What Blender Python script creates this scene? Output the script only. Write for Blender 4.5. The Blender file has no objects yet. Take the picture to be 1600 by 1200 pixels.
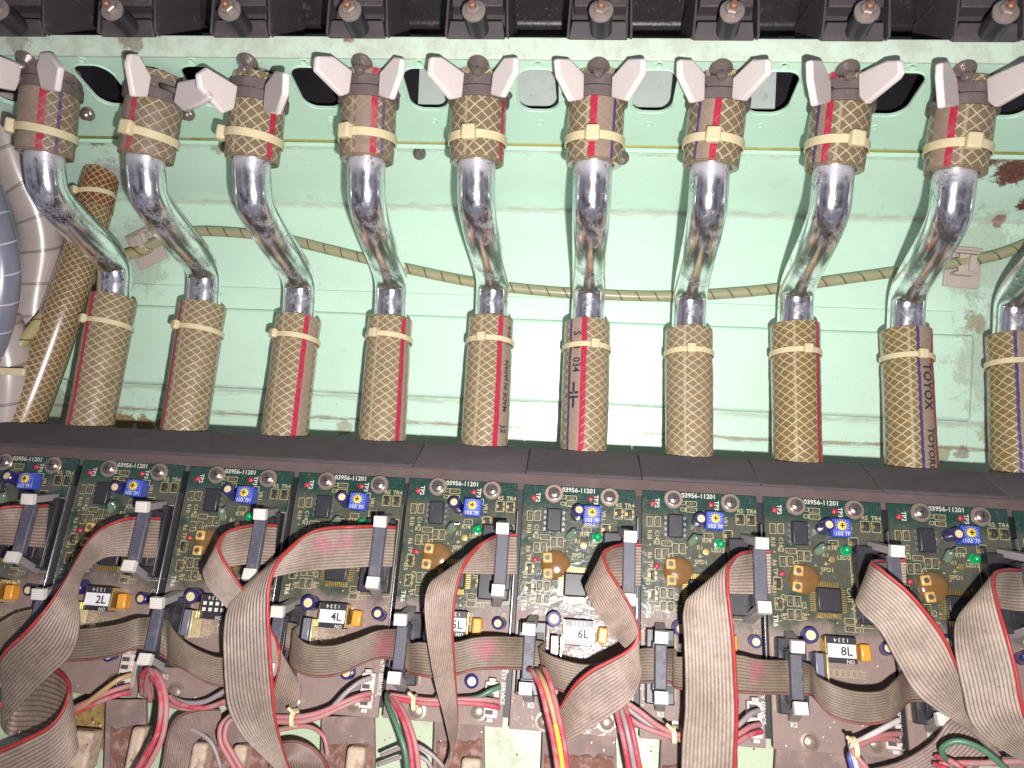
import bpy, math, random, bmesh
from mathutils import Vector, Matrix, noise
random.seed(7)
S = bpy.context.scene; C = S.collection
V = Vector
# ------------------------------------------------ camera, world, flash
F = 1155.0
PSI, RHO = math.radians(4.6408), math.radians(-2.4991)
RM = Matrix.Rotation(PSI, 3, 'Z') @ Matrix.Rotation(RHO, 3, 'Y')   # camera (right, forward, up) -> world
cam = bpy.data.cameras.new('camera'); co = bpy.data.objects.new('camera', cam); C.objects.link(co)
r_, f_, u_ = RM @ V((1,0,0)), RM @ V((0,1,0)), RM @ V((0,0,1))
co.matrix_world = Matrix(((r_.x,u_.x,-f_.x,0),(r_.y,u_.y,-f_.y,0),(r_.z,u_.z,-f_.z,0),(0,0,0,1)))
cam.sensor_width = 36; cam.lens = 36*F/1600; cam.clip_start = .5; cam.clip_end = 400
S.camera = co
W = bpy.data.worlds.new('World'); S.world = W; W.use_nodes = True
wn = W.node_tree; wb = wn.nodes['Background']
tc = wn.nodes.new('ShaderNodeTexCoord'); nz = wn.nodes.new('ShaderNodeTexNoise'); rp = wn.nodes.new('ShaderNodeValToRGB')
nz.inputs['Scale'].default_value = 2.0; nz.inputs['Detail'].default_value = 3
wn.links.new(tc.outputs['Generated'], nz.inputs['Vector']); wn.links.new(nz.outputs['Fac'], rp.inputs['Fac'])
rp.color_ramp.elements[0].position = .34; rp.color_ramp.elements[0].color = (.06,.058,.075,1)
rp.color_ramp.elements[1].position = .72; rp.color_ramp.elements[1].color = (.66,.63,.76,1)
wn.links.new(rp.outputs['Color'], wb.inputs['Color']); wb.inputs['Strength'].default_value = .55
la = bpy.data.lights.new('camera_flash', 'AREA'); la.shape = 'DISK'; la.size = .7; la.energy = 20000; la.color = (1,.96,.955)
lo = bpy.data.objects.new('camera_flash', la); C.objects.link(lo)
lm = co.matrix_world.copy(); lm.translation = r_*1.9 - u_*3.0 - f_*.2; lo.matrix_world = lm
S.view_settings.view_transform = 'Standard'; S.view_settings.look = 'None'; S.view_settings.exposure = 0; S.view_settings.gamma = 1
S.render.engine = 'CYCLES'; S.cycles.max_bounces = 8

def U(px, py, Y):
    d = RM @ V(((px-800)/F, 1, (600-py)/F)); return d*(Y/d.y)
BS = .335; BN = math.hypot(1, BS)
NRM = V((0,-1,BS))/BN; DN = V((0,-BS,-1))/BN
def bx0(k): return -1.82+5*(k-6)
def UB(px, py, h=0):        # a point h above the plane of the boards
    d = RM @ V(((px-800)/F, 1, (600-py)/F)); t = (31.75+BS*4.25 - h*BN)/(d.y-BS*d.z); return d*t
def colX(k, x0): return x0+5*(k-6)

# ------------------------------------------------ materials
MC = {}
def nodes(name):
    m = bpy.data.materials.new(name); m.use_nodes = True
    return m, m.node_tree, m.node_tree.nodes['Principled BSDF']
def N(t, ty, **kw):
    n = t.nodes.new(ty)
    for k, v in kw.items():
        if k in n.inputs: n.inputs[k].default_value = v
        else: setattr(n, k, v)
    return n
def lk(t, a, b): t.links.new(a, b)
def mathn(t, op, a, b=None, c=None):
    n = t.nodes.new('ShaderNodeMath'); n.operation = op
    for i, v in enumerate((a, b, c)):
        if v is None: continue
        if isinstance(v, (int, float)): n.inputs[i].default_value = v
        else: t.links.new(v, n.inputs[i])
    return n.outputs[0]
def mixc(t, f, a, b):
    n = t.nodes.new('ShaderNodeMix'); n.data_type = 'RGBA'
    for i, v in ((0, f), (6, a), (7, b)):
        if isinstance(v, (int, float)): n.inputs[i].default_value = v
        elif isinstance(v, tuple): n.inputs[i].default_value = (*v[:3], 1)
        else: t.links.new(v, n.inputs[i])
    return n.outputs[2]
def ramp(t, x, a, b):       # smooth 0..1 between a and b
    n = t.nodes.new('ShaderNodeMapRange'); n.interpolation_type = 'SMOOTHSTEP'
    t.links.new(x, n.inputs[0]); n.inputs[1].default_value = a; n.inputs[2].default_value = b
    return n.outputs[0]
def noi(t, co_, sc, det=4, rough=.6):
    n = N(t, 'ShaderNodeTexNoise', Scale=sc, Detail=det, Roughness=rough); t.links.new(co_, n.inputs['Vector']); return n.outputs['Fac']
DUST = (.23,.165,.15)
def mat(name, col, rough=.5, metal=0, var=.12, vs=1.5, dust=0, dcol=DUST, ds=1.3, speck=0, spcol=(.03,.022,.018), bump=0, bs=20, coat=0, crough=.1, sss=0, rvar=0, emit=0, trans=0):
    if name in MC: return MC[name]
    m, t, p = nodes(name); tc = t.nodes.new('ShaderNodeTexCoord'); oc = tc.outputs['Object']
    c = mixc(t, noi(t, oc, vs), tuple(v*(1-var) for v in col), tuple(min(1, v*(1+var)) for v in col))
    if dust > 0:
        d = ramp(t, noi(t, oc, ds, 6, .7), .72-dust*.55, .95-dust*.55)
        c = mixc(t, d, c, dcol); 
        r = mathn(t, 'MULTIPLY_ADD', d, .85-rough, rough); lk(t, r, p.inputs['Roughness'])
    else:
        if rvar: lk(t, mathn(t, 'MULTIPLY_ADD', noi(t, oc, 3), rvar, rough-rvar*.4), p.inputs['Roughness'])
        else: p.inputs['Roughness'].default_value = rough
    if speck:
        c = mixc(t, mathn(t, 'MULTIPLY', ramp(t, noi(t, oc, 7.5, 5, .75), .70-speck*.1, .74-speck*.1), .8), c, spcol)
    lk(t, c, p.inputs['Base Color']); p.inputs['Metallic'].default_value = metal
    if bump:
        b = N(t, 'ShaderNodeBump', Strength=bump, Distance=.05); lk(t, noi(t, oc, bs, 5, .7), b.inputs['Height']); lk(t, b.outputs[0], p.inputs['Normal'])
    if coat: p.inputs['Coat Weight'].default_value = coat; p.inputs['Coat Roughness'].default_value = crough
    if sss: p.inputs['Subsurface Weight'].default_value = sss; p.inputs['Subsurface Radius'].default_value = (.3,.2,.1); p.inputs['Subsurface Scale'].default_value = .3
    if trans: p.inputs['Transmission Weight'].default_value = trans
    MC[name] = m; return m

def mint(name, base=(.44,.70,.50), spots=(), dirt=.0, streak=()):
    m, t, p = nodes(name); g = t.nodes.new('ShaderNodeNewGeometry'); oc = g.outputs['Position']
    c = mixc(t, noi(t, oc, .35, 5), tuple(v*.90 for v in base), tuple(v*1.06 for v in base))
    # grimy film
    film = ramp(t, noi(t, oc, .9, 8, .75), .56-dirt, .78-dirt)
    c = mixc(t, mathn(t, 'MULTIPLY', film, .45), c, (.36,.33,.25))
    sp = ramp(t, noi(t, oc, 6.5, 3, .6), .715, .74)
    c = mixc(t, mathn(t, 'MULTIPLY', sp, .85), c, (.05,.04,.03))
    n2 = mathn(t, 'ADD', mathn(t, 'MULTIPLY', noi(t, oc, 1.3, 6, .7), .6), mathn(t, 'MULTIPLY', noi(t, oc, 4.5, 6, .85), .5))
    for (q, r, colr, st) in spots:
        dn = N(t, 'ShaderNodeVectorMath', operation='DISTANCE'); lk(t, oc, dn.inputs[0]); dn.inputs[1].default_value = q
        d = mathn(t, 'DIVIDE', dn.outputs['Value'], r)
        w = mathn(t, 'ADD', d, mathn(t, 'MULTIPLY_ADD', n2, 3.4, -1.87))
        f = mathn(t, 'SUBTRACT', 1.0, ramp(t, w, .72, 1.02))
        rc = mixc(t, ramp(t, noi(t, oc, 4, 6, .8), .35, .65), colr, tuple(v*.35 for v in colr))
        c = mixc(t, mathn(t, 'MULTIPLY', f, st), c, rc)
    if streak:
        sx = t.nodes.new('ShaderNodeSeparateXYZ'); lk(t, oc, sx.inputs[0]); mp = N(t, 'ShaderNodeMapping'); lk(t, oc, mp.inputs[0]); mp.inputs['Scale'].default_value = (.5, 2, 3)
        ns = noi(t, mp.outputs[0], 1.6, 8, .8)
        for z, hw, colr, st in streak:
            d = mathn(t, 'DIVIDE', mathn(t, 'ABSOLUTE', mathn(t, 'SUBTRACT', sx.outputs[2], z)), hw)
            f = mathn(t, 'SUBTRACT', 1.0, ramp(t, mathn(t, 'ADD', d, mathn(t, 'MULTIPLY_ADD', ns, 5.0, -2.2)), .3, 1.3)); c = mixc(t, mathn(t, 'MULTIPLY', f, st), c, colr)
    lk(t, c, p.inputs['Base Color']); p.inputs['Roughness'].default_value = .38
    lk(t, mathn(t, 'MULTIPLY_ADD', film, .35, .3), p.inputs['Roughness'])
    b = N(t, 'ShaderNodeBump', Strength=.12, Distance=.05); lk(t, noi(t, oc, 5, 3), b.inputs['Height']); lk(t, b.outputs[0], p.inputs['Normal'])
    return m

def hose_mat(name, red=None, blue=None, n=16, P=.34, dust=.25, rcol=(.24,.155,.085), plain=None):
    m, t, p = nodes(name); uvn = t.nodes.new('ShaderNodeUVMap'); sx = t.nodes.new('ShaderNodeSeparateXYZ'); lk(t, uvn.outputs[0], sx.inputs[0])
    u, v = sx.outputs[0], sx.outputs[1]
    tc = t.nodes.new('ShaderNodeTexCoord'); oc = tc.outputs['Object']
    body = mixc(t, noi(t, oc, 1.6, 4), tuple(x*.8 for x in rcol), tuple(x*1.25 for x in rcol))
    body = mixc(t, ramp(t, noi(t, oc, .7, 2), .5, .75), body, (.17,.15,.055))
    wob = mathn(t, 'MULTIPLY_ADD', noi(t, oc, 1.1, 2), .5, -.25)
    def fam(s):
        a = mathn(t, 'MULTIPLY_ADD', u, float(n), mathn(t, 'ADD', mathn(t, 'MULTIPLY', v, s/P), wob))
        fr = mathn(t, 'FRACT', a); d = mathn(t, 'ABSOLUTE', mathn(t, 'SUBTRACT', fr, .5))
        return mathn(t, 'SUBTRACT', 1.0, ramp(t, d, .035, .09))
    th = mathn(t, 'MAXIMUM', fam(1.0), fam(-1.0))
    ax = mathn(t, 'ABSOLUTE', mathn(t, 'SUBTRACT', u, -.05)); 
    axl = mathn(t, 'MULTIPLY', mathn(t, 'SUBTRACT', 1.0, ramp(t, ax, .004, .012)), .5)  # pale highlight line painted along the near side of the hose
    th2 = mathn(t, 'MAXIMUM', th, axl)
    if plain:
        a0, a1 = plain
        inn = mathn(t, 'MULTIPLY', ramp(t, u, a0/360, a0/360+.01), mathn(t, 'SUBTRACT', 1.0, ramp(t, u, a1/360-.01, a1/360)))
        th2 = mathn(t, 'MULTIPLY', th2, mathn(t, 'MULTIPLY_ADD', inn, -.85, 1.0))
        body = mixc(t, mathn(t, 'MULTIPLY', inn, .75), body, (.34,.25,.19))
    c = mixc(t, mathn(t, 'MULTIPLY', th2, mathn(t, 'MULTIPLY_ADD', noi(t, oc, 2, 4), .7, .42)), body, (.66,.55,.38))
    d = ramp(t, noi(t, oc, 1.5, 7, .75), .72-dust*.6, 1.0-dust*.6)
    c = mixc(t, mathn(t, 'MULTIPLY', d, .72), c, (.235,.17,.14))
    for a, col, w in ((red, (.46,.012,.06), .021), (blue, (.06,.045,.17), .011)):
        if a is None: continue
        dd = mathn(t, 'ABSOLUTE', mathn(t, 'SUBTRACT', u, a/360.0))
        c = mixc(t, mathn(t, 'MULTIPLY', mathn(t, 'SUBTRACT', 1.0, ramp(t, dd, w*.8, w)), mathn(t, 'MULTIPLY_ADD', d, -.45, .95)), c, col)
    lk(t, c, p.inputs['Base Color'])
    lk(t, mathn(t, 'MULTIPLY_ADD', d, .4, .28), p.inputs['Roughness'])
    p.inputs['Coat Weight'].default_value = .35; p.inputs['Coat Roughness'].default_value = .22
    b = N(t, 'ShaderNodeBump', Strength=.2, Distance=.03); lk(t, th2, b.inputs['Height']); lk(t, b.outputs[0], p.inputs['Normal'])
    return m

def chrome_mat():
    m, t, p = nodes('dusty_chrome'); tc = t.nodes.new('ShaderNodeTexCoord'); oc = tc.outputs['Object']
    p.inputs['Metallic'].default_value = 1
    d = ramp(t, noi(t, oc, 1.1, 8, .78), .50, .72)
    pit = mathn(t, 'MULTIPLY', ramp(t, noi(t, oc, 10, 5, .8), .50, .58), ramp(t, noi(t, oc, 1.3, 3), .50, .62))
    gp = t.nodes.new('ShaderNodeNewGeometry'); zs = t.nodes.new('ShaderNodeSeparateXYZ'); lk(t, gp.outputs['Position'], zs.inputs[0])
    up = mathn(t, 'MULTIPLY', ramp(t, mathn(t, 'ADD', zs.outputs[2], mathn(t, 'MULTIPLY', noi(t, oc, 1.5, 4), 1.0)), 9.1, 9.9), .9)
    d = mathn(t, 'MAXIMUM', d, up)
    c = mixc(t, d, (.96,.96,.98), (.74,.72,.78)); c = mixc(t, mathn(t, 'MULTIPLY', pit, .85), c, (.06,.045,.06))
    lk(t, c, p.inputs['Base Color'])
    lk(t, mathn(t, 'MULTIPLY_ADD', d, .22, .17), p.inputs['Roughness'])
    lk(t, mathn(t, 'MULTIPLY_ADD', d, -.45, 1.0), p.inputs['Metallic'])
    b = N(t, 'ShaderNodeBump', Strength=.10, Distance=.03); lk(t, noi(t, oc, 7, 5), b.inputs['Height']); lk(t, b.outputs[0], p.inputs['Normal'])
    return m

def pcb_mat():
    m, t, p = nodes('coated_circuit_board'); tc = t.nodes.new('ShaderNodeTexCoord'); oc = tc.outputs['Object']
    oi = t.nodes.new('ShaderNodeObjectInfo'); sx = t.nodes.new('ShaderNodeSeparateXYZ'); lk(t, oc, sx.inputs[0])
    av = N(t, 'ShaderNodeVectorMath', operation='ADD'); lk(t, oc, av.inputs[0])
    cx = t.nodes.new('ShaderNodeCombineXYZ'); lk(t, mathn(t, 'MULTIPLY', oi.outputs['Random'], 40.0), cx.inputs[2]); lk(t, cx.outputs[0], av.inputs[1]); o2 = av.outputs[0]
    # traces: thin axis-aligned copper runs
    c = mixc(t, noi(t, o2, 1.2), (.008,.034,.030), (.014,.052,.038))
    def runs(axis, sc):
        f = mathn(t, 'FRACT', mathn(t, 'MULTIPLY', sx.outputs[axis], sc)); l = mathn(t, 'LESS_THAN', f, .3)
        return l
    nb = ramp(t, noi(t, o2, .9, 1), .5, .52)
    tr = mathn(t, 'ADD', mathn(t, 'MULTIPLY', runs(0, 9.0), nb), mathn(t, 'MULTIPLY', runs(1, 9.0), mathn(t, 'SUBTRACT', 1.0, nb)))
    tr = mathn(t, 'MULTIPLY', tr, ramp(t, noi(t, o2, .8, 1), .46, .5))
    c = mixc(t, mathn(t, 'MULTIPLY', tr, .5), c, (.03,.075,.042))
    # amber lacquer pools
    y = sx.outputs[1]
    film = mathn(t, 'MULTIPLY', ramp(t, noi(t, o2, .9, 5), .30, .50), ramp(t, mathn(t, 'MULTIPLY', y, -1.0), .55, 1.3))
    c = mixc(t, mathn(t, 'MULTIPLY', film, .72), c, mixc(t, noi(t, o2, 3, 5), (.068,.066,.042), (.125,.112,.082)))
    # brown dust on the lower half
    dn = mathn(t, 'ADD', mathn(t, 'MULTIPLY', y, -1.0), mathn(t, 'MULTIPLY_ADD', noi(t, o2, .8, 5), 3.0, -1.5))
    d = ramp(t, dn, 4.6, 5.8)
    c = mixc(t, mathn(t, 'MULTIPLY', d, .93), c, mixc(t, noi(t, o2, 2, 6, .7), (.185,.125,.105), (.315,.225,.20)))
    d2 = ramp(t, noi(t, o2, 5, 6, .8), .52, .75)
    c = mixc(t, mathn(t, 'MULTIPLY', d2, .55), c, (.23,.185,.145))
    lk(t, c, p.inputs['Base Color'])
    lk(t, mathn(t, 'MULTIPLY_ADD', d, .4, mathn(t, 'MULTIPLY_ADD', noi(t, o2, 4, 5), .25, .12)), p.inputs['Roughness'])
    lk(t, mathn(t, 'MULTIPLY_ADD', d, -.45, .6), p.inputs['Coat Weight']); p.inputs['Coat Roughness'].default_value = .15
    b = N(t, 'ShaderNodeBump', Strength=.4, Distance=.08); lk(t, noi(t, o2, 1.8, 3), b.inputs['Height']); lk(t, b.outputs[0], p.inputs['Normal']); lk(t, b.outputs[0], p.inputs['Coat Normal'])
    return m

def ribbon_mat(name, n, base=(.34,.27,.225), pink=None, dust=.3):
    m, t, p = nodes(name); uvn = t.nodes.new('ShaderNodeUVMap'); sx = t.nodes.new('ShaderNodeSeparateXYZ'); lk(t, uvn.outputs[0], sx.inputs[0])
    tc = t.nodes.new('ShaderNodeTexCoord'); oc = tc.outputs['Object']
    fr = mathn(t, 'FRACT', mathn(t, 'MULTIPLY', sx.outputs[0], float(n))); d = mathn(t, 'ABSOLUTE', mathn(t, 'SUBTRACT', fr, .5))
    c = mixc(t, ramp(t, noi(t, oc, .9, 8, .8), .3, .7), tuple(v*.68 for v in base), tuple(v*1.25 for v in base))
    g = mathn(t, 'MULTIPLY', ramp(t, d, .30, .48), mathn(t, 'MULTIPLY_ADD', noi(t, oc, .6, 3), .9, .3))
    c = mixc(t, g, c, (.075,.052,.04))  # grooves between strands painted darker to deepen their shade
    c = mixc(t, mathn(t, 'MULTIPLY', ramp(t, noi(t, oc, 1.1, 7, .8), .70-dust*.5, .95-dust*.5), .65), c, (.20,.14,.115))
    c = mixc(t, mathn(t, 'MULTIPLY', ramp(t, noi(t, oc, 8, 4, .7), .64, .68), .6), c, (.06,.04,.03))
    if pink:
        for q, r in pink:
            dv = N(t, 'ShaderNodeVectorMath', operation='DISTANCE'); lk(t, oc, dv.inputs[0]); dv.inputs[1].default_value = q
            w = mathn(t, 'ADD', mathn(t, 'DIVIDE', dv.outputs['Value'], r), mathn(t, 'MULTIPLY_ADD', noi(t, oc, 5, 5, .8), 4.0, -2.0))
            c = mixc(t, mathn(t, 'MULTIPLY', mathn(t, 'SUBTRACT', 1.0, ramp(t, w, .4, .9)), .38), c, (.46,.06,.15))
    b = N(t, 'ShaderNodeBump', Strength=.35, Distance=.03); lk(t, noi(t, oc, 14, 5, .8), b.inputs['Height']); lk(t, b.outputs[0], p.inputs['Normal'])
    lk(t, c, p.inputs['Base Color']); p.inputs['Roughness'].default_value = .48
    return m

def wrap_mat(name, base, period, seam, rough=.35, spiral=1.0):
    m, t, p = nodes(name); uvn = t.nodes.new('ShaderNodeUVMap'); sx = t.nodes.new('ShaderNodeSeparateXYZ'); lk(t, uvn.outputs[0], sx.inputs[0])
    tc = t.nodes.new('ShaderNodeTexCoord'); oc = tc.outputs['Object']
    a = mathn(t, 'FRACT', mathn(t, 'ADD', mathn(t, 'MULTIPLY', sx.outputs[0], spiral), mathn(t, 'DIVIDE', sx.outputs[1], period)))
    d = mathn(t, 'ABSOLUTE', mathn(t, 'SUBTRACT', a, .5))
    c = mixc(t, noi(t, oc, 1.2, 6, .7), tuple(v*.75 for v in base), tuple(min(1, v*1.15) for v in base))
    s = mathn(t, 'SUBTRACT', 1.0, ramp(t, d, .02, .05))
    c = mixc(t, s, c, seam); lk(t, c, p.inputs['Base Color']); p.inputs['Roughness'].default_value = rough
    p.inputs['Coat Weight'].default_value = .3; p.inputs['Coat Roughness'].default_value = .2
    b = N(t, 'ShaderNodeBump', Strength=.6, Distance=.08); b.invert = True; lk(t, s, b.inputs['Height']); lk(t, b.outputs[0], p.inputs['Normal'])
    return m

CHROME = chrome_mat(); PCB = pcb_mat()
WHITE = mat('white_plastic', (.82,.725,.685), .42, var=.04, dust=.24, dcol=(.64,.50,.41), ds=1.5, bump=.06)
NYLON = mat('yellowed_nylon', (.70,.60,.37), .38, var=.12, dust=.12, dcol=(.42,.33,.24), sss=.15, coat=.2)
CLAMPB = mat('dusty_clamp_band', (.135,.105,.10), .6, var=.2, dust=.45, dcol=(.19,.145,.14), speck=.6, spcol=(.42,.36,.34), bump=.2)
FOAM = mat('black_foam', (.092,.074,.082), .85, var=.3, vs=.9, dust=.35, dcol=(.125,.093,.093), bump=.6, bs=14, speck=.25, spcol=(.2,.17,.17))
FOAMB = mat('brown_foam', (.105,.075,.07), .9, var=.25, dust=.3, dcol=(.15,.11,.10), bump=.5, bs=14)
BLK = mat('black_plastic', (.028,.026,.032), .38, var=.25, dust=.28, dcol=(.13,.10,.10), ds=1.8)
BLKG = mat('plug_plastic', (.075,.075,.10), .5, var=.2, dust=.42, dcol=(.155,.13,.13), ds=2.5, bump=.1)
LATCH = mat('latch_plastic', (.30,.27,.26), .5, var=.1, dust=.2, dcol=(.26,.2,.18))
LATCHW = mat('latch_white', (.66,.62,.57), .5, var=.05, dust=.16, dcol=(.42,.33,.28))
DARKM = mat('dark_bracket', (.072,.058,.062), .6, var=.25, dust=.4, dcol=(.125,.10,.10), ds=1.0, bump=.25, bs=6, speck=.3, spcol=(.2,.16,.15))
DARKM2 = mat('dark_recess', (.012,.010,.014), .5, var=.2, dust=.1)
GLOSSB = mat('black_enamel_bar', (.03,.026,.026), .33, var=.25, dust=.3, dcol=(.10,.08,.075), bump=.4, bs=5, speck=.6, spcol=(.5,.45,.42))
BOLT = mat('dirty_bolt', (.36,.30,.27), .45, metal=.4, var=.3, vs=4, dust=.25, dcol=(.30,.15,.09), ds=4)
COPPER = mat('copper_tip', (.30,.15,.09), .5, metal=.3, var=.25, vs=5)
SCREW = mat('zinc_screw', (.36,.30,.29), .28, metal=.85, var=.25, vs=3, dust=.15, bump=.1)
SCREWD = mat('lacquered_screw', (.24,.19,.17), .22, metal=.5, var=.3, vs=4, coat=1, crough=.08, bump=.4, bs=6)
SCREWW = mat('screw_washer', (.38,.30,.24), .3, metal=.6, var=.25, vs=4, coat=.6, dust=.2)
BLUE = mat('blue_trimmer', (.045,.085,.44), .4, var=.15, dust=.12, dcol=(.2,.18,.28))
BLUEC = mat('blue_capacitor_sleeve', (.03,.022,.13), .25, var=.2, coat=.5, dust=.1)
YEL = mat('cream_capacitor_top', (.66,.55,.28), .4, var=.15, vs=5, dust=.1, dcol=(.4,.3,.2))
YELD = mat('yellow_dial', (.72,.50,.06), .45, var=.1, vs=6)
ORG = mat('orange_epoxy', (.72,.30,.03), .4, var=.12, vs=4, coat=.3, dust=.06)
GREEN = mat('green_led_lens', (.0,.36,.10), .15, var=.1, coat=.8)
GLASSG = mat('green_glass_tube', (.16,.24,.16), .12, var=.25, vs=3, coat=1, trans=.25)
GOLD = mat('gold_pins', (.66,.48,.16), .3, metal=.85, var=.2, vs=6)
TIN = mat('tinned_metal', (.55,.54,.57), .25, metal=.9, var=.2, vs=4, dust=.15)
SILK = mat('silkscreen_ink', (.54,.53,.45), .5, var=.15, vs=2)
SILKY = mat('lacquered_silkscreen_ink', (.36,.32,.17), .4, var=.25, vs=2)
SMD = mat('brown_smd', (.095,.078,.05), .4, var=.4, vs=5, coat=.4)
AMBER = mat('amber_resin', (.19,.10,.035), .15, var=.3, vs=1.2, coat=1, crough=.1)
PADO = mat('orange_pad', (.60,.36,.11), .3, var=.2, vs=4, coat=.6)
REDP = mat('red_paint_dot', (.50,.03,.06), .3, var=.25, vs=5, coat=.5)
PAPER = mat('white_label', (.72,.70,.72), .55, var=.03)
INK = mat('black_ink', (.015,.015,.02), .6)
HINK = mat('hose_ink', (.03,.027,.04), .6, var=.4, vs=6)
REDW = mat('red_ribbon_wire', (.38,.035,.035), .4, var=.25, vs=1.5, dust=.36, dcol=(.27,.15,.13))
REDW2 = mat('dusty_red_ribbon_wire', (.21,.06,.05), .5, var=.3, vs=1.5, dust=.6, dcol=(.17,.10,.085))
WP = {'red': mat('red_wire_sheath', (.46,.05,.08), .42, var=.25, dust=.55, dcol=(.36,.20,.185)),
      'pink': mat('pink_wire_sheath', (.43,.16,.16), .5, var=.2, dust=.5, dcol=(.33,.23,.215)),
      'grey': mat('grey_wire_sheath', (.30,.25,.25), .42, var=.15, dust=.2),
      'yellow': mat('yellow_wire_sheath', (.68,.50,.05), .35, var=.12, dust=.15, dcol=(.35,.25,.16)),
      'tan': mat('tan_wire_sheath', (.42,.27,.13), .42, var=.15, dust=.2),
      'green': mat('green_wire_sheath', (.07,.17,.10), .4, var=.15, dust=.25, dcol=(.2,.2,.16)),
      'white': mat('white_wire_sheath', (.60,.54,.52), .4, var=.1, dust=.2),
      'blue': mat('blue_wire_sheath', (.07,.09,.32), .4, var=.1, dust=.15)}
BROWN = mat('dusty_bracket_brown', (.20,.14,.125), .75, var=.25, vs=1.2, dust=.45, dcol=(.30,.21,.18), bump=.5, bs=7)
RUSTB = mat('rusty_dust', (.19,.085,.06), .85, var=.45, vs=3, dust=.5, dcol=(.33,.225,.205), ds=3.2, bump=1, bs=9)
CREAM = mat('cream_block_plastic', (.50,.385,.28), .6, var=.25, vs=1.2, dust=.5, dcol=(.27,.165,.13), ds=1.8, speck=.9, bump=.3)
CLIPM = mat('dusty_pink_clip', (.52,.44,.39), .5, var=.12, dust=.25)
CONNW = mat('white_connector', (.60,.51,.47), .5, var=.1, dust=.35, dcol=(.33,.25,.23))

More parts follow.
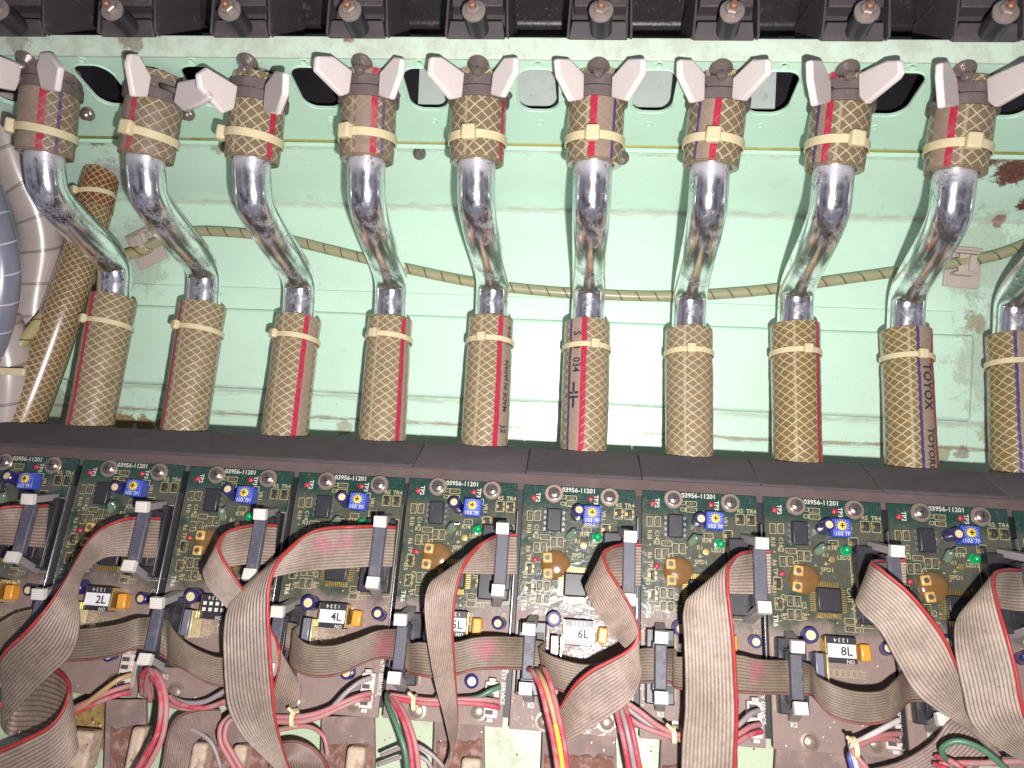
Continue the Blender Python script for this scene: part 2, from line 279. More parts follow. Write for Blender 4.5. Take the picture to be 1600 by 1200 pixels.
# ------------------------------------------------ mesh builder
MW = {}      # object name -> its world matrix
class MB:
    def __init__(s): s.v = []; s.f = []; s.uv = []; s.mi = []; s.cur = 0
    def face(s, idx, uv=None): s.f.append(idx); s.uv.append(uv); s.mi.append(s.cur)
    def quad(s, a, b, c, d):
        n = len(s.v); s.v += [V(a), V(b), V(c), V(d)]; s.face((n, n+1, n+2, n+3)); return s
    def box(s, c, sz, M=None):
        n = len(s.v); x, y, z = (q/2 for q in sz)
        for dx, dy, dz in ((-1,-1,-1),(1,-1,-1),(1,1,-1),(-1,1,-1),(-1,-1,1),(1,-1,1),(1,1,1),(-1,1,1)):
            p = V((dx*x, dy*y, dz*z)); p = (M @ p if M else p) + V(c); s.v.append(p)
        for q in ((3,2,1,0),(4,5,6,7),(0,1,5,4),(1,2,6,5),(2,3,7,6),(3,0,4,7)): s.face(tuple(n+i for i in q))
        return s
    def hexa(s, p8):     # bottom 4 then top 4
        n = len(s.v); s.v += [V(p) for p in p8]
        for q in ((3,2,1,0),(4,5,6,7),(0,1,5,4),(1,2,6,5),(2,3,7,6),(3,0,4,7)): s.face(tuple(n+i for i in q))
        return s
    def prism(s, pts, off):       # polygon pts extruded by vector off
        n = len(s.v); m = len(pts); off = V(off); s.v += [V(p) for p in pts] + [V(p)+off for p in pts]
        s.face(tuple(range(n+m-1, n-1, -1))); s.face(tuple(range(n+m, n+2*m)))
        for i in range(m): j = (i+1) % m; s.face((n+i, n+j, n+m+j, n+m+i))
        return s
    def tube(s, path, r, seg=16, cap=True, ref=V((0,-1,0)), vs=0, wall=0):
        path = [V(p) for p in path]; L = len(path); n = len(s.v); rr = r if callable(r) else (lambda t: r)
        dist = 0; rings = []
        for i, p in enumerate(path):
            t = (path[min(i+1, L-1)]-path[max(i-1, 0)]).normalized()
            q = ref - t*ref.dot(t)
            if q.length < .15: q = V((1,0,0)) - t*t.x
            q.normalize(); sd = q.cross(t)        # right-hand side seen from the camera when t points down
            if i: dist += (p-path[i-1]).length
            rad = rr(i/(L-1)) 
            for k in range(seg):
                a = 2*math.pi*k/seg; s.v.append(p + q*math.cos(a)*rad + sd*math.sin(a)*rad)
            rings.append(dist)
        for i in range(L-1):
            for k in range(seg):
                j = (k+1) % seg; u0 = k/seg; u1 = (k+1)/seg
                if u0 >= .5: u0 -= 1; u1 -= 1
                s.face((n+i*seg+k, n+i*seg+j, n+(i+1)*seg+j, n+(i+1)*seg+k), ((u0, vs+rings[i]), (u1, vs+rings[i]), (u1, vs+rings[i+1]), (u0, vs+rings[i+1])))
        if cap:
            s.face(tuple(n+k for k in range(seg-1, -1, -1))); s.face(tuple(n+(L-1)*seg+k for k in range(seg)))
        return s
    def cyl(s, a, b, r, seg=20, r2=None):
        r2 = r if r2 is None else r2
        return s.tube([a, b], lambda t: r+(r2-r)*t, seg, ref=V((.3,-.9,.2)) if abs((V(b)-V(a)).normalized().dot(V((0,-1,0)))) < .9 else V((1,0,0)))
    def lathe(s, base, axis, prof, seg=20):    # prof: (dist along axis, radius)
        axis = V(axis).normalized(); q = axis.orthogonal().normalized(); w = axis.cross(q); n = len(s.v)
        for d, r in prof:
            for k in range(seg):
                a = 2*math.pi*k/seg; s.v.append(V(base)+axis*d+(q*math.cos(a)+w*math.sin(a))*r)
        for i in range(len(prof)-1):
            for k in range(seg):
                j = (k+1) % seg; s.face((n+i*seg+k, n+i*seg+j, n+(i+1)*seg+j, n+(i+1)*seg+k))
        s.face(tuple(n+k for k in range(seg-1, -1, -1))); s.face(tuple(n+(len(prof)-1)*seg+k for k in range(seg)))
        return s
    def add(s, verts, faces, M=None):
        n = len(s.v)
        for p in verts: s.v.append(M @ V(p) if M else V(p))
        for f in faces: s.face(tuple(n+i for i in f))
        return s
    def build(s, name, m, parent=None, bevel=0, smooth=False, seg=2):
        me = bpy.data.meshes.new(name); inv = MW[parent.name].inverted() if parent else Matrix()
        me.from_pydata([tuple(inv @ p) for p in s.v], [], s.f)
        if any(u for u in s.uv):
            ul = me.uv_layers.new(name='UVMap'); i = 0
            for f, u in zip(s.f, s.uv):
                for k in range(len(f)):
                    if u: ul.data[i].uv = u[k]
                    i += 1
        for q in (m if isinstance(m, (list, tuple)) else [m]): me.materials.append(q)
        for p, k in zip(me.polygons, s.mi): p.material_index = k; p.use_smooth = bool(smooth)
        me.update()
        if smooth == 'auto':
            for p in me.polygons: p.use_smooth = True
            try: me.set_sharp_from_angle(angle=math.radians(38))
            except Exception: pass
        o = bpy.data.objects.new(name, me); C.objects.link(o)
        if parent: o.parent = parent
        MW[o.name] = MW[parent.name].copy() if parent else Matrix()
        if bevel:
            b = o.modifiers.new('bevel', 'BEVEL'); b.width = bevel; b.segments = seg; b.limit_method = 'ANGLE'; b.angle_limit = math.radians(40); b.harden_normals = False
            for p in me.polygons: p.use_smooth = True
            try: me.set_sharp_from_angle(angle=math.radians(38))
            except Exception: pass
        return o
def thing(name, label, cat, loc=(0,0,0), group=None, M=None):
    o = bpy.data.objects.new(name, None); C.objects.link(o); o.empty_display_size = .5
    M = M or Matrix.Translation(V(loc)); o.matrix_world = M; MW[o.name] = M.copy()
    return tag(o, label, cat, group)
def tag(o, label=None, cat=None, group=None, kind=None):
    if label: o['label'] = label
    if cat: o['category'] = cat
    if group: o['group'] = group
    if kind: o['kind'] = kind
    return o
def centre(o):      # put a single-mesh thing's origin at its middle
    me = o.data; c = sum((v.co for v in me.vertices), V())/len(me.vertices)
    me.transform(Matrix.Translation(-c)); o.location = c; MW[o.name] = Matrix.Translation(c); return o
def crom(P, n=8):
    P = [V(p) for p in P]; out = []
    for i in range(len(P)-1):
        a = P[max(i-1, 0)]; b = P[i]; c = P[i+1]; d = P[min(i+2, len(P)-1)]
        for k in range(n):
            t = k/n; out.append(.5*((2*b)+(c-a)*t+(2*a-5*b+4*c-d)*t*t+(3*b-a-3*c+d)*t**3))
    out.append(P[-1]); return out
TXT = {}
def text_mesh(st, size=1.0):
    if (st, size) in TXT: return TXT[(st, size)]
    cu = bpy.data.curves.new('txt', 'FONT'); cu.body = st; cu.size = size; cu.align_x = 'CENTER'; cu.align_y = 'CENTER'; cu.resolution_u = 2; cu.offset = size*.02
    o = bpy.data.objects.new('txt', cu); C.objects.link(o); bpy.context.view_layer.update()
    me = o.to_mesh(); r = ([v.co.copy() for v in me.vertices], [tuple(p.vertices) for p in me.polygons]); o.to_mesh_clear()
    bpy.data.objects.remove(o); bpy.data.curves.remove(cu); TXT[(st, size)] = r; return r
ORD = ['zeroth','first','second','third','fourth','fifth','sixth','seventh','eighth','ninth','tenth','eleventh']

# ------------------------------------------------ the setting: sheet metal
RUST = (.24,.07,.03); OCH = (.42,.24,.06); WHT = (.55,.56,.60)
wall_spots = [(tuple(U(1592,262,36.8)), 1.25, (.21,.075,.05), 1), (tuple(U(1565,232,36.2)), .9, (.22,.07,.04), 1), (tuple(U(1562,345,39.9)), .35, (.42,.08,.05), .9), (tuple(U(1603,315,38.9)), .6, (.2,.075,.05), 1),
 (tuple(U(175,278,38.2)), 1.2, (.60,.60,.66), .7), (tuple(U(195,660,40)), .7, OCH, .9), (tuple(U(225,664,40)), .6, OCH, .9), (tuple(U(255,663,40)), .6, OCH, .8), (tuple(U(85,640,40)), 1.3, (.38,.32,.16), .6), (tuple(U(540,668,40)), .5, OCH, .5), (tuple(U(1525,505,40)), .6, OCH, .6), (tuple(U(1470,708,40)), .5, OCH, .6), (tuple(U(1500,706,40)), .4, (.3,.1,.05), .6), (tuple(U(1550,680,40)), .8, OCH, .5), (tuple(U(155,455,40)), .6, (.25,.12,.09), .9), (tuple(U(215,400,40)), 2.2, (.42,.36,.28), .35), (tuple(U(1530,400,40)), 2.4, (.42,.36,.28), .35), (tuple(U(1580,560,40)), 3.4, (.46,.36,.27), .38), (tuple(U(105,600,39.6)), .3, (.4,.12,.1), .8), (tuple(U(345,222,36.0)), 1.0, (.36,.36,.15), .7), (tuple(U(145,212,36.0)), .7, (.3,.1,.07), .9)]
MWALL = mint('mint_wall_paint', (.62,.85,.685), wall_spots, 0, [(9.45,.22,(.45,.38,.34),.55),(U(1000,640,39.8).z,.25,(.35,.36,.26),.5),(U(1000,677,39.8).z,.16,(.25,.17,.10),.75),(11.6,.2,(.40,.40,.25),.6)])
MSHELF = mint('mint_shelf_paint', (.56,.80,.63), [(tuple(U(115,45,30.2)), .0, RUST)][:0], -.02)
MLIP = mint('mint_lip_paint', (.60,.74,.60), [(tuple(U(545,57,30.3)), .35, (.40,.09,.05), .8), (tuple(U(205,62,30.3)), .6, (.33,.25,.18), .7), (tuple(U(25,60,30.3)), .6, (.33,.25,.18), .5)], .16)
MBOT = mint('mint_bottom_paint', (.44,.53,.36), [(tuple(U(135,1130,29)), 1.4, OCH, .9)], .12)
SB = mat('seam_bead', (.36,.34,.10), .6, var=.3, vs=1.2, dust=.45, dcol=(.42,.46,.28), ds=1.0, speck=.5)
XL, XR = -36, 36
def sheet(name, rows, m, thick=None):
    b = MB(); n = len(rows)
    for i in range(n-1):
        (y0, z0), (y1, z1) = rows[i], rows[i+1]
        b.quad((XL, y0, z0), (XR, y0, z0), (XR, y1, z1), (XL, y1, z1))
    o = b.build(name, m); return tag(o, kind='structure')
SH0 = V((0, 30.45, 13.52)); SSL = V((0, 1, -.318)).normalized()
def shelf_pt(x, Y): return V((x, Y, 13.52-(Y-30.45)*.318))
# back wall: sloping face, vertical face, returns
b = MB()
for (y0, z0), (y1, z1) in (((36.0,11.72),(40,9.5)), ((40,9.5),(40,-14))):
    for i in range(24):
        xa = XL+(XR-XL)*i/24; xb = XL+(XR-XL)*(i+1)/24
        b.quad((xa,y0,z0),(xb,y0,z0),(xb,y1,z1),(xa,y1,z1))
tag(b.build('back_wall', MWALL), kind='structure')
o = MB().tube([(XL,36.0,11.74),(XR,36.0,11.74)], .13, 10).build('seam_bead', SB, smooth=True); tag(o, kind='structure')
b = MB(); b.box((0,35.93,11.5), (72,.12,.22)); tag(b.build('shelf_edge_flange', MSHELF, bevel=.04), kind='structure')
# perforated shelf (seen from below), with real holes
cu = bpy.data.curves.new('shelf', 'CURVE'); cu.dimensions = '2D'; cu.fill_mode = 'BOTH'
def spl(pts):
    s = cu.splines.new('POLY'); s.points.add(len(pts)-1); s.use_cyclic_u = True
    for i, p in enumerate(pts): s.points[i].co = (p[0], p[1], 0, 1)
Ls = (36.0-30.45)*math.hypot(1, .318)
spl([(XL,0),(XR,0),(XR,Ls),(XL,Ls)])
def sc(Y): return (Y-30.45)*math.hypot(1, .318)
for k in range(-1, 14):       # slots between the hoses
    cx = .49+5*(k+.5-6); cy = sc(32.33); w = .88; h = 1.33; R = .66; pts = []
    for a in range(32):
        t = 2*math.pi*a/32; c_, s_ = math.cos(t), math.sin(t)
        pts.append((cx+math.copysign(w-R, c_)+R*c_, cy+math.copysign(h-R, s_)+R*s_))
    spl(pts)
for k in range(-1, 14):       # round holes round each hose
    cx = .6+5*(k-6); cy = sc(32.0)
    spl([(cx+1.0*math.cos(2*math.pi*a/36), cy+1.0*math.sin(2*math.pi*a/36)) for a in range(36)])
    for Y_, rr in ((30.73, .2), (34.35, .16)):
        cx2 = .5+5*(k+.5-6); spl([(cx2+rr*math.cos(2*math.pi*a/14)*.55, sc(Y_)+rr*.55*math.sin(2*math.pi*a/14)) for a in range(14)])
cu.extrude = .06
to = bpy.data.objects.new('tmp', cu); C.objects.link(to); bpy.context.view_layer.update()
me = bpy.data.meshes.new_from_object(to); bpy.data.objects.remove(to)
ax = V((1,0,0)); ay = V((0,1,-.318)).normalized(); az = ax.cross(ay)
Ms = Matrix(((ax.x,ay.x,az.x,SH0.x),(ax.y,ay.y,az.y,SH0.y),(ax.z,ay.z,az.z,SH0.z),(0,0,0,1)))
me.transform(Ms); me.materials.clear(); me.materials.append(MSHELF); so = bpy.data.objects.new('perforated_shelf', me); C.objects.link(so); tag(so, kind='structure')
# pressed rims round the slots and small bushings
b = MB()
for k in range(0, 13):
    cx = .49+5*(k+.5-6); w = .93; h = 1.38; R = .70; pth = []
    for a in range(41):
        t = 2*math.pi*a/40; c_, s_ = math.cos(t), math.sin(t)
        px_ = cx+math.copysign(w-R, c_)+R*c_; py_ = 32.33+(math.copysign(h-R, s_)+R*s_)*.953
        pth.append(shelf_pt(px_, py_)-az*.06)
    b.tube(pth, .05, 6, cap=False, ref=V((0,-.3,-1)))
    for Y_, rr in ((30.73, .17), (34.35, .14)):
        p = shelf_pt(.5+5*(k+.5-6), Y_)
        b.tube([p-az*.07+ax*rr*math.cos(2*math.pi*a/16)+ay*rr*math.sin(2*math.pi*a/16) for a in range(17)], .035, 6, cap=False, ref=V((0,-.3,-1)))
tag(b.build('pressed_hole_rims', MSHELF, smooth=True), kind='structure')
# front lip
b = MB(); b.hexa([(XL,30.42,13.42),(XR,30.42,13.42),(XR,30.6,13.42),(XL,30.6,13.42),(XL,30.28,14.28),(XR,30.28,14.28),(XR,30.46,14.28),(XL,30.46,14.28)])
tag(b.build('shelf_front_lip', MLIP, bevel=.05), kind='structure')
# what shows through the holes: inner grey plate, near-black sheet standing in for shade
GREYP = mat('grey_inner_plate', (.50,.56,.52), .6, var=.12, dust=.2, speck=.5)
xa = U(655,130,34.9).x; xb = U(1212,130,34.9).x; b = MB(); b.box(((xa+xb)/2,34.9,15.3), (xb-xa,.1,4.2)); tag(b.build('inner_plate', GREYP), kind='structure')
b = MB(); b.box((0,35.3,14.6), (72,.1,3.9)); tag(b.build('cavity_shade_sheet', DARKM2), kind='structure')
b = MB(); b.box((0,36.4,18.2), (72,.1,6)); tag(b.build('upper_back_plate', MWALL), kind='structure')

# ------------------------------------------------ raised cover plates on the wall
def span(x0, y0, x1, y1, Y):      # world X range and Z range from two corners
    a = U(x0, y0, Y); c = U(x1, y1, Y); return a, c
cover = thing('cover_plate', 'long raised mint cover plate with folded edges on the wall behind the hoses', 'plate', U(800,560,39.9))
zt = U(1450,522,39.8).z; zb = U(1450,655,39.8).z; xa = U(92,560,39.8).x; xb = U(1517,590,39.8).x
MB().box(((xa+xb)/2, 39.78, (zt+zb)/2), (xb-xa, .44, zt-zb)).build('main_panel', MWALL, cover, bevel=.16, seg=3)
zt2 = U(1450,486,39.9).z; xb2 = U(1490,500,39.9).x; xa2 = U(150,450,39.9).x
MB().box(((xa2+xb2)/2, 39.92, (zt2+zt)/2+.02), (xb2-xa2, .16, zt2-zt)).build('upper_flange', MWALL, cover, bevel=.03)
zb3 = U(1450,704,39.9).z; xb3 = U(1510,680,39.9).x
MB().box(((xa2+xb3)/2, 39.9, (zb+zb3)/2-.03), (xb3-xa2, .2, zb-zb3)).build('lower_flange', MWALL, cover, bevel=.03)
b = MB()
for x_, y_ in ((537,470),(730,480),(1215,690)):
    b.lathe(U(x_, y_, 39.84), (0,-1,0), [(0,.3),(.02,.3),(.03,.24)], 20)
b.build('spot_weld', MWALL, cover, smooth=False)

# ------------------------------------------------ holders with bolts along the top
def holder(k):
    t = thing('bolt_holder', None, None, (colX(k,.49), 29.9, 14.3)); x = colX(k, .49)
    b = MB(); 
    b.hexa([(x-1.2,30.75,14.35),(x+1.2,30.75,14.35),(x+1.35,33.8,14.35),(x-1.35,33.8,14.35),(x-1.1,30.5,18),(x+1.1,30.5,18),(x+1.1,33.8,18),(x-1.1,33.8,18)])
    b.build('body', DARKM, t, bevel=.06)
    b = MB(); b.hexa([(x-1.25,30.1,14.1),(x+1.15,30.1,14.1),(x+1.15,30.9,14.4),(x-1.25,30.9,14.4),(x-1.12,29.95,14.78),(x+1.05,29.95,14.78),(x+1.05,30.9,15.0),(x-1.12,30.9,15.0)])
    b.build('ledge', DARKM, t, bevel=.05)
    b = MB(); b.box((x-.02,30.35,15.75),(2.1,.8,.75)); b.build('upper_block', DARKM, t, bevel=.05)
    for s in (-1, 1): MB().prism([(x+s*1.22,29.9,14.2),(x+s*1.22,31.2,14.2),(x+s*1.32,33.7,14.3),(x+s*1.2,33.7,16.5),(x+s*1.12,29.85,16.5)], (.1*s,0,0)).build('side_plate', DARKM, t, bevel=.03)
    p0 = V((x, 28.72, 14.70)); p1 = V((x+.05, 30.05, 14.46)); d = (p1-p0).normalized()
    MB().cyl(p0+d*.25, p1, .44, 24).build('post', BLK, t, smooth='auto')
    MB().lathe(p0+d*.3, -d, [(0,.45),(.06,.47),(.14,.47),(.17,.40)], 24).build('washer', BOLT, t, smooth='auto')
    MB().lathe(p0+d*.14, -d, [(0,.30),(.2,.30),(.25,.25)], 6).build('nut', BOLT, t)
    MB().lathe(p0-d*.05, -d, [(0,.16),(.2,.16),(.27,.1)], 12).build('stud', COPPER, t, smooth='auto')
    return t
def ctree(o, parent=None):
    c = o.copy(); C.objects.link(c); c.parent = parent
    MW[c.name] = MW.get(o.name, Matrix()).copy()
    for ch in list(o.children): ctree(ch, c)
    return c
h0 = holder(1)
for i, k in enumerate(range(1, 10)):
    o = h0 if k == 1 else ctree(h0)
    o.location.x = colX(k, .49)
    tag(o, 'black bolt holder with orange-tipped stud, %s from the left in the top row' % ORD[i+1], 'holder', 'bolt holders along the top')
o = MB().box((0,34.4,17.6),(72,1.0,2.3)).build('black_bar', GLOSSB, bevel=.3, seg=3); tag(centre(o), 'glossy black enamel bar running behind the bolt holders', 'bar')
for i, (c1, pts) in enumerate((('blue', [(795,43),(850,36),(900,43),(950,36),(1010,44),(1060,38)]), ('white', [(780,38),(840,43),(890,37),(960,43),(1020,38),(1070,42)]), ('white', [(1190,36),(1240,40),(1280,35)]))):
    o = MB().tube(crom([U(x,y,35.6-.1*i) for x, y in pts]), .1, 8).build('signal_wire', WP[c1], smooth=True)
    tag(centre(o), ['thin blue wire in the gap above the shelf lip', 'white wire twisted with the blue one above the shelf lip', 'short white wire glimpsed above the lip at upper right'][i], 'wire')

# ------------------------------------------------ hoses, pipes, clamps, ties
def ring(b, c, axis, ref, r, w, th, seg=44):
    c = V(c); axis = V(axis).normalized(); q = (V(ref)-axis*V(ref).dot(axis)).normalized(); s_ = axis.cross(q); n = len(b.v)
    for k in range(seg):
        a = 2*math.pi*k/seg; d = q*math.cos(a)+s_*math.sin(a)
        for (dr, dz) in ((0,-w/2),(th,-w/2),(th,w/2),(0,w/2)): b.v.append(c+d*(r+dr)+axis*dz)
    for k in range(seg):
        j = (k+1) % seg
        for m in range(4):
            m2 = (m+1) % 4; b.face((n+4*k+m, n+4*j+m, n+4*j+m2, n+4*k+m2))
    return b
def cable_tie(c, axis, r, phi, label, group, hs=1.0):
    c = V(c); axis = V(axis).normalized(); q = (V((0,-1,0))-axis*V((0,-1,0)).dot(axis)).normalized(); sd = V((1,0,0)); sd = (sd-axis*sd.dot(axis)-q*sd.dot(q)).normalized()
    t = thing('cable_tie', label, 'cable tie', c, group)
    b = MB(); ring(b, c, axis, q, r, .26 if hs < 1 else .36, .07); b.build('strap', NYLON, t, bevel=.02, smooth='auto')
    d = q*math.cos(phi)+sd*math.sin(phi); e = sd*math.cos(phi)-q*math.sin(phi)
    M = Matrix((e, axis, d)).transposed()
    b = MB(); b.box(c+d*(r+.17), (.50*hs, .54*hs, .34*hs), M); b.build('head', NYLON, t, bevel=.09*hs, seg=3)
    return t
MOUTH = mat('hose_end_cut', (.19,.135,.06), .3, var=.35, vs=4, coat=.4)
UT = {1:(82,104,42),2:(248,118,0),3:(407,122,0),4:(578,118,0),5:(750,118,0),6:(935,118,0),7:(1127,122,0),8:(1320,125,0),9:(1510,130,0)}
UBp = {1:(70,243),2:(228,248),3:(394,252),4:(573,252),5:(745,256),6:(927,258),7:(1110,262),8:(1303,266),9:(1492,272)}
LT = {1:(178,466),2:(318,479),3:(467,499),4:(610,501),5:(768,500),6:(918,506),7:(1076,518),8:(1242,510),9:(1415,519),10:(1582,527)}
LBm = {1:(141,664),2:(288,672),3:(445,680),4:(597,690),5:(757,696),6:(912,704),7:(1077,714),8:(1246,722),9:(1424,735),10:(1592,744)}
ured = {1:25,2:-8,3:60,4:28,5:68,6:-6,7:-8,8:-38,9:-40}; ublue = {6:38,7:-45,8:-62,4:48,1:58}
lred = {1:-22,2:-38,3:42,4:52,5:32,6:-8,7:66,8:44,9:48,10:20}; lblue = {6:-45,9:2,10:-25,2:-62}
upl = {1:(-60,20),2:(-70,-8),4:(-10,28),6:(-4,40),7:(-45,-8),8:(-62,-38),9:(-80,-42)}
lpl = {1:(-75,-22),2:(-70,-40),3:(42,80),4:(54,85),5:(34,80),6:(-44,-10),9:(4,48),10:(-22,20)}
WP9 = [  # outlines of the two wings of each clamp in photo pixels
 [[(-12,86),(0,90),(26,100),(22,128),(16,142),(-12,136)],[(62,81),(76,81),(91,105),(85,142),(63,139),(56,105)]],
 [[(205,84),(218,84),(238,121),(232,152),(210,151),(201,100)],[(277,127),(312,121),(326,152),(310,163),(285,173),(270,160)]],
 [[(325,105),(373,134),(367,171),(350,177),(314,137),(312,115)],[(429,110),(442,113),(441,147),(430,178),(410,175),(414,131)]],
 [[(498,87),(521,87),(552,110),(547,146),(536,150),(496,110)],[(592,113),(615,88),(626,91),(624,113),(609,155),(590,150)]],
 [[(677,88),(691,88),(727,113),(723,152),(708,155),(674,115)],[(769,113),(787,89),(804,89),(803,113),(783,152),(765,148)]],
 [[(872,91),(891,91),(914,115),(913,155),(895,158),(875,118)],[(955,119),(981,91),(1003,91),(1002,115),(976,158),(954,152)]],
 [[(1065,92),(1083,92),(1103,115),(1102,157),(1085,160),(1065,118)],[(1144,121),(1175,92),(1198,92),(1198,115),(1160,157),(1142,155)]],
 [[(1270,93),(1286,93),(1299,126),(1299,160),(1278,165),(1271,126)],[(1340,114),(1385,94),(1403,94),(1406,113),(1400,123),(1351,163),(1341,152)]],
 [[(1474,97),(1484,94),(1496,121),(1500,165),(1477,168),(1473,118)],[(1540,121),(1597,96),(1625,96),(1620,130),(1553,168),(1542,160)]]]
uhead = {1:-55,2:-8,3:-72,4:-26,5:-8,6:-5,7:-10,8:14,9:-3}
for k in range(1, 10):
    top = U(*UT[k][:2], 31.85); bot = U(*UBp[k], 31.95); ax_ = (bot-top).normalized()
    tp = top+ax_*.06
    wh = ORD[k]+' from the left'
    # hose
    hm = hose_mat('upper_hose_weave', ured[k], ublue.get(k), 13, .50, .62 if k in (1, 2, 4) else .42, (.20,.15,.085), upl.get(k))
    t = thing('upper_hose', 'short dusty braided hose under the shelf, %s' % wh, 'hose', top, 'short upper hoses')
    L = (bot-tp).length; npt = 26
    pts = [tp+(bot-tp)*(i/npt) for i in range(npt+1)]
    rf = lambda s: 1.16+.05*math.sin(s*3.0)-(.06 if abs(s-.80) < .03 else 0)
    MB().tube(pts, rf, 48, cap=False, vs=.13*k).build('hose_wall', hm, t, smooth=True)
    b = MB(); n0 = 48
    q0 = bot; ring(b, q0-ax_*.05, ax_, (0,-1,0), .86, .14, .31, 48); b.build('cut_end', MOUTH, t, bevel=.05, smooth='auto')
    MB().tube([bot-ax_*2.2, bot-ax_*.12], .9, 32, cap=False).build('inner_bore', hm, t, smooth=True)
    MB().tube([top-ax_*1.0, tp+ax_*.3], .78, 24).build('nipple', BLK, t, smooth=True)
    # clamp
    cc = top+ax_*.78
    t = thing('wing_clamp', 'white-winged spring clamp round the %s upper hose from the left' % ORD[k], 'clamp', cc, 'white winged hose clamps')
    b = MB(); ring(b, cc+ax_*.28, ax_, (0,-1,0), 1.19, .44, .14); b.build('lower_band', CLAMPB, t, bevel=.03, smooth='auto')
    b = MB(); ring(b, cc-ax_*.2, ax_, (0,-1,0), 1.17, .42, .1); b.build('upper_band', CLAMPB, t, bevel=.03, smooth='auto')
    hx = UT[k][0]
    for side, poly in enumerate(WP9[k-1]):
        xs = [p[0] for p in poly]; xin = max(xs) if side == 0 else min(xs); out = -1 if side == 0 else 1
        nar = max(xs)-min(xs) < 33
        sl = (.034 if not nar else .085)
        def Yof(x, y): return 30.55 - abs(x-xin)*sl - max(0, (150-y))*.004
        pf = [U(x, y, Yof(x, y)) for x, y in poly]
        nn = (pf[1]-pf[0]).cross(pf[3]-pf[0]).normalized()
        if nn.y < 0: nn = -nn
        b = MB(); b.prism(pf[::-1], nn*.28); wo = b.build('wing', WHITE, t, bevel=.09, seg=3)
        # arm that ties the wing to the band
        m0 = sum(pf, V())/len(pf); inn = [p for p, q in zip(pf, poly) if abs(q[0]-xin) < 12]; mi = sum(inn, V())/len(inn)
        MB().tube([mi+nn*.3, cc+V((out*.72,-.93,0))], lambda q: .10+.03*q, 10).build('arm', CLAMPB, t, smooth=True)
    MB().cyl(cc+V((1.25 if k < 6 else -1.25,-.3,-.15)), cc+V((1.42 if k < 6 else -1.42,-.33,-.25)), .12, 12).build('tail_pin', CLAMPB, t, smooth='auto')
    # tie
    cz = bot - ax_*(.95)
    tilt = V(ax_)+V((.05*(1 if k < 4 else 0)*(-1),0,0))
    cable_tie(cz, tilt, 1.22, math.radians(uhead[k]), 'yellowed cable tie round the %s upper hose from the left' % ORD[k], 'cable ties on the upper hoses', 1.2)
    # shelf stud beside the hose
for k in range(1, 10):
    pxs = {1:(40,90),2:(206,90),3:(386,94),4:(565,95),5:(747,98),6:(935,101),7:(1127,104),8:(1325,105),9:(1507,106)}[k]
    p = U(pxs[0], pxs[1]+5, 30.62); b = MB()
    dn = V((0.0,-.55,-.85)).normalized()
    b.lathe(p-dn*.12, dn, [(-.06,.12),(0,.12),(.0,.44),(.07,.47),(.15,.43),(.28,.22),(.38,.18),(.46,.22),(.58,.2),(.68,.1)], 22)
    o = b.build('lacquered_stud', SCREWD, smooth='auto'); tag(centre(o), 'dark lacquered stud and washer under the shelf beside the %s white clamp from the left' % ORD[k], 'stud', 'studs under the shelf')
for i, (x_, y_, Y_) in enumerate(((654,240,36.1),(972,247,33.2),(133,178,33.5),(290,178,33.5),(352,229,34.5))):
    b = MB(); b.lathe(U(x_,y_,Y_)+V((0,.25,.1)), (0,-.8,-.5), [(0,.33),(.1,.33),(.18,.27),(.22,.2),(.42,.22),(.5,.12)], 16)
    tag(centre(b.build('small_screw', SCREWD, smooth='auto')), ['small dark screw on the sloping wall between the fourth and fifth pipes', 'dark screw end just right of the sixth upper hose', 'dark screw end right of the leftmost upper hose', 'dark screw end right of the second upper hose', 'dark screw end left of the third upper hose'][i], 'screw')
htext = {9: [('TOYOX', 20, 2.9, .62), ('TOYORON', 22, 6.1, .5)], 6: [('S   0', -26, 1.15, .5), ('034', -26, 2.4, .5), ('T', -30, 3.5, .8, 1), ('T', -30, 4.25, .8, -1)], 5: [('8 034 (', 58, 1.0, .34), ('MADE IN JAPAN', 55, 3.55, -.36), (')2', 52, 5.7, .5)]}
def pipe_pts(k):
    if k <= 9: a = U(*UBp[k], 31.95); tp = U(*UT[k][:2], 31.85); ad = (a-tp).normalized()
    else: a = U(1690,282,31.95); ad = V((0,0,-1))
    l = U(*LT[k], 37.3); dx = l.x-a.x
    zz = [(.0,-1.2), (0,0), (.0,.75), (.02,1.55), (.10,2.35), (.34,3.2), (.66,4.0), (.90,4.75), (.985,5.4), (1.0, 6.1)]
    top_z = a.z; pts = [a-ad*1.0, a+ad*.1, V((a.x+dx*0, 32.05, a.z-.75))]
    H = a.z-l.z
    for fr, fz in ((.05,.26),(.20,.36),(.43,.46),(.66,.545),(.86,.625),(.97,.705),(1,.79),(1,.9),(1,1.0)):
        pts.append(V((a.x+dx*fr, 32.05+5.25*fr, a.z-H*fz)))
    return pts, l
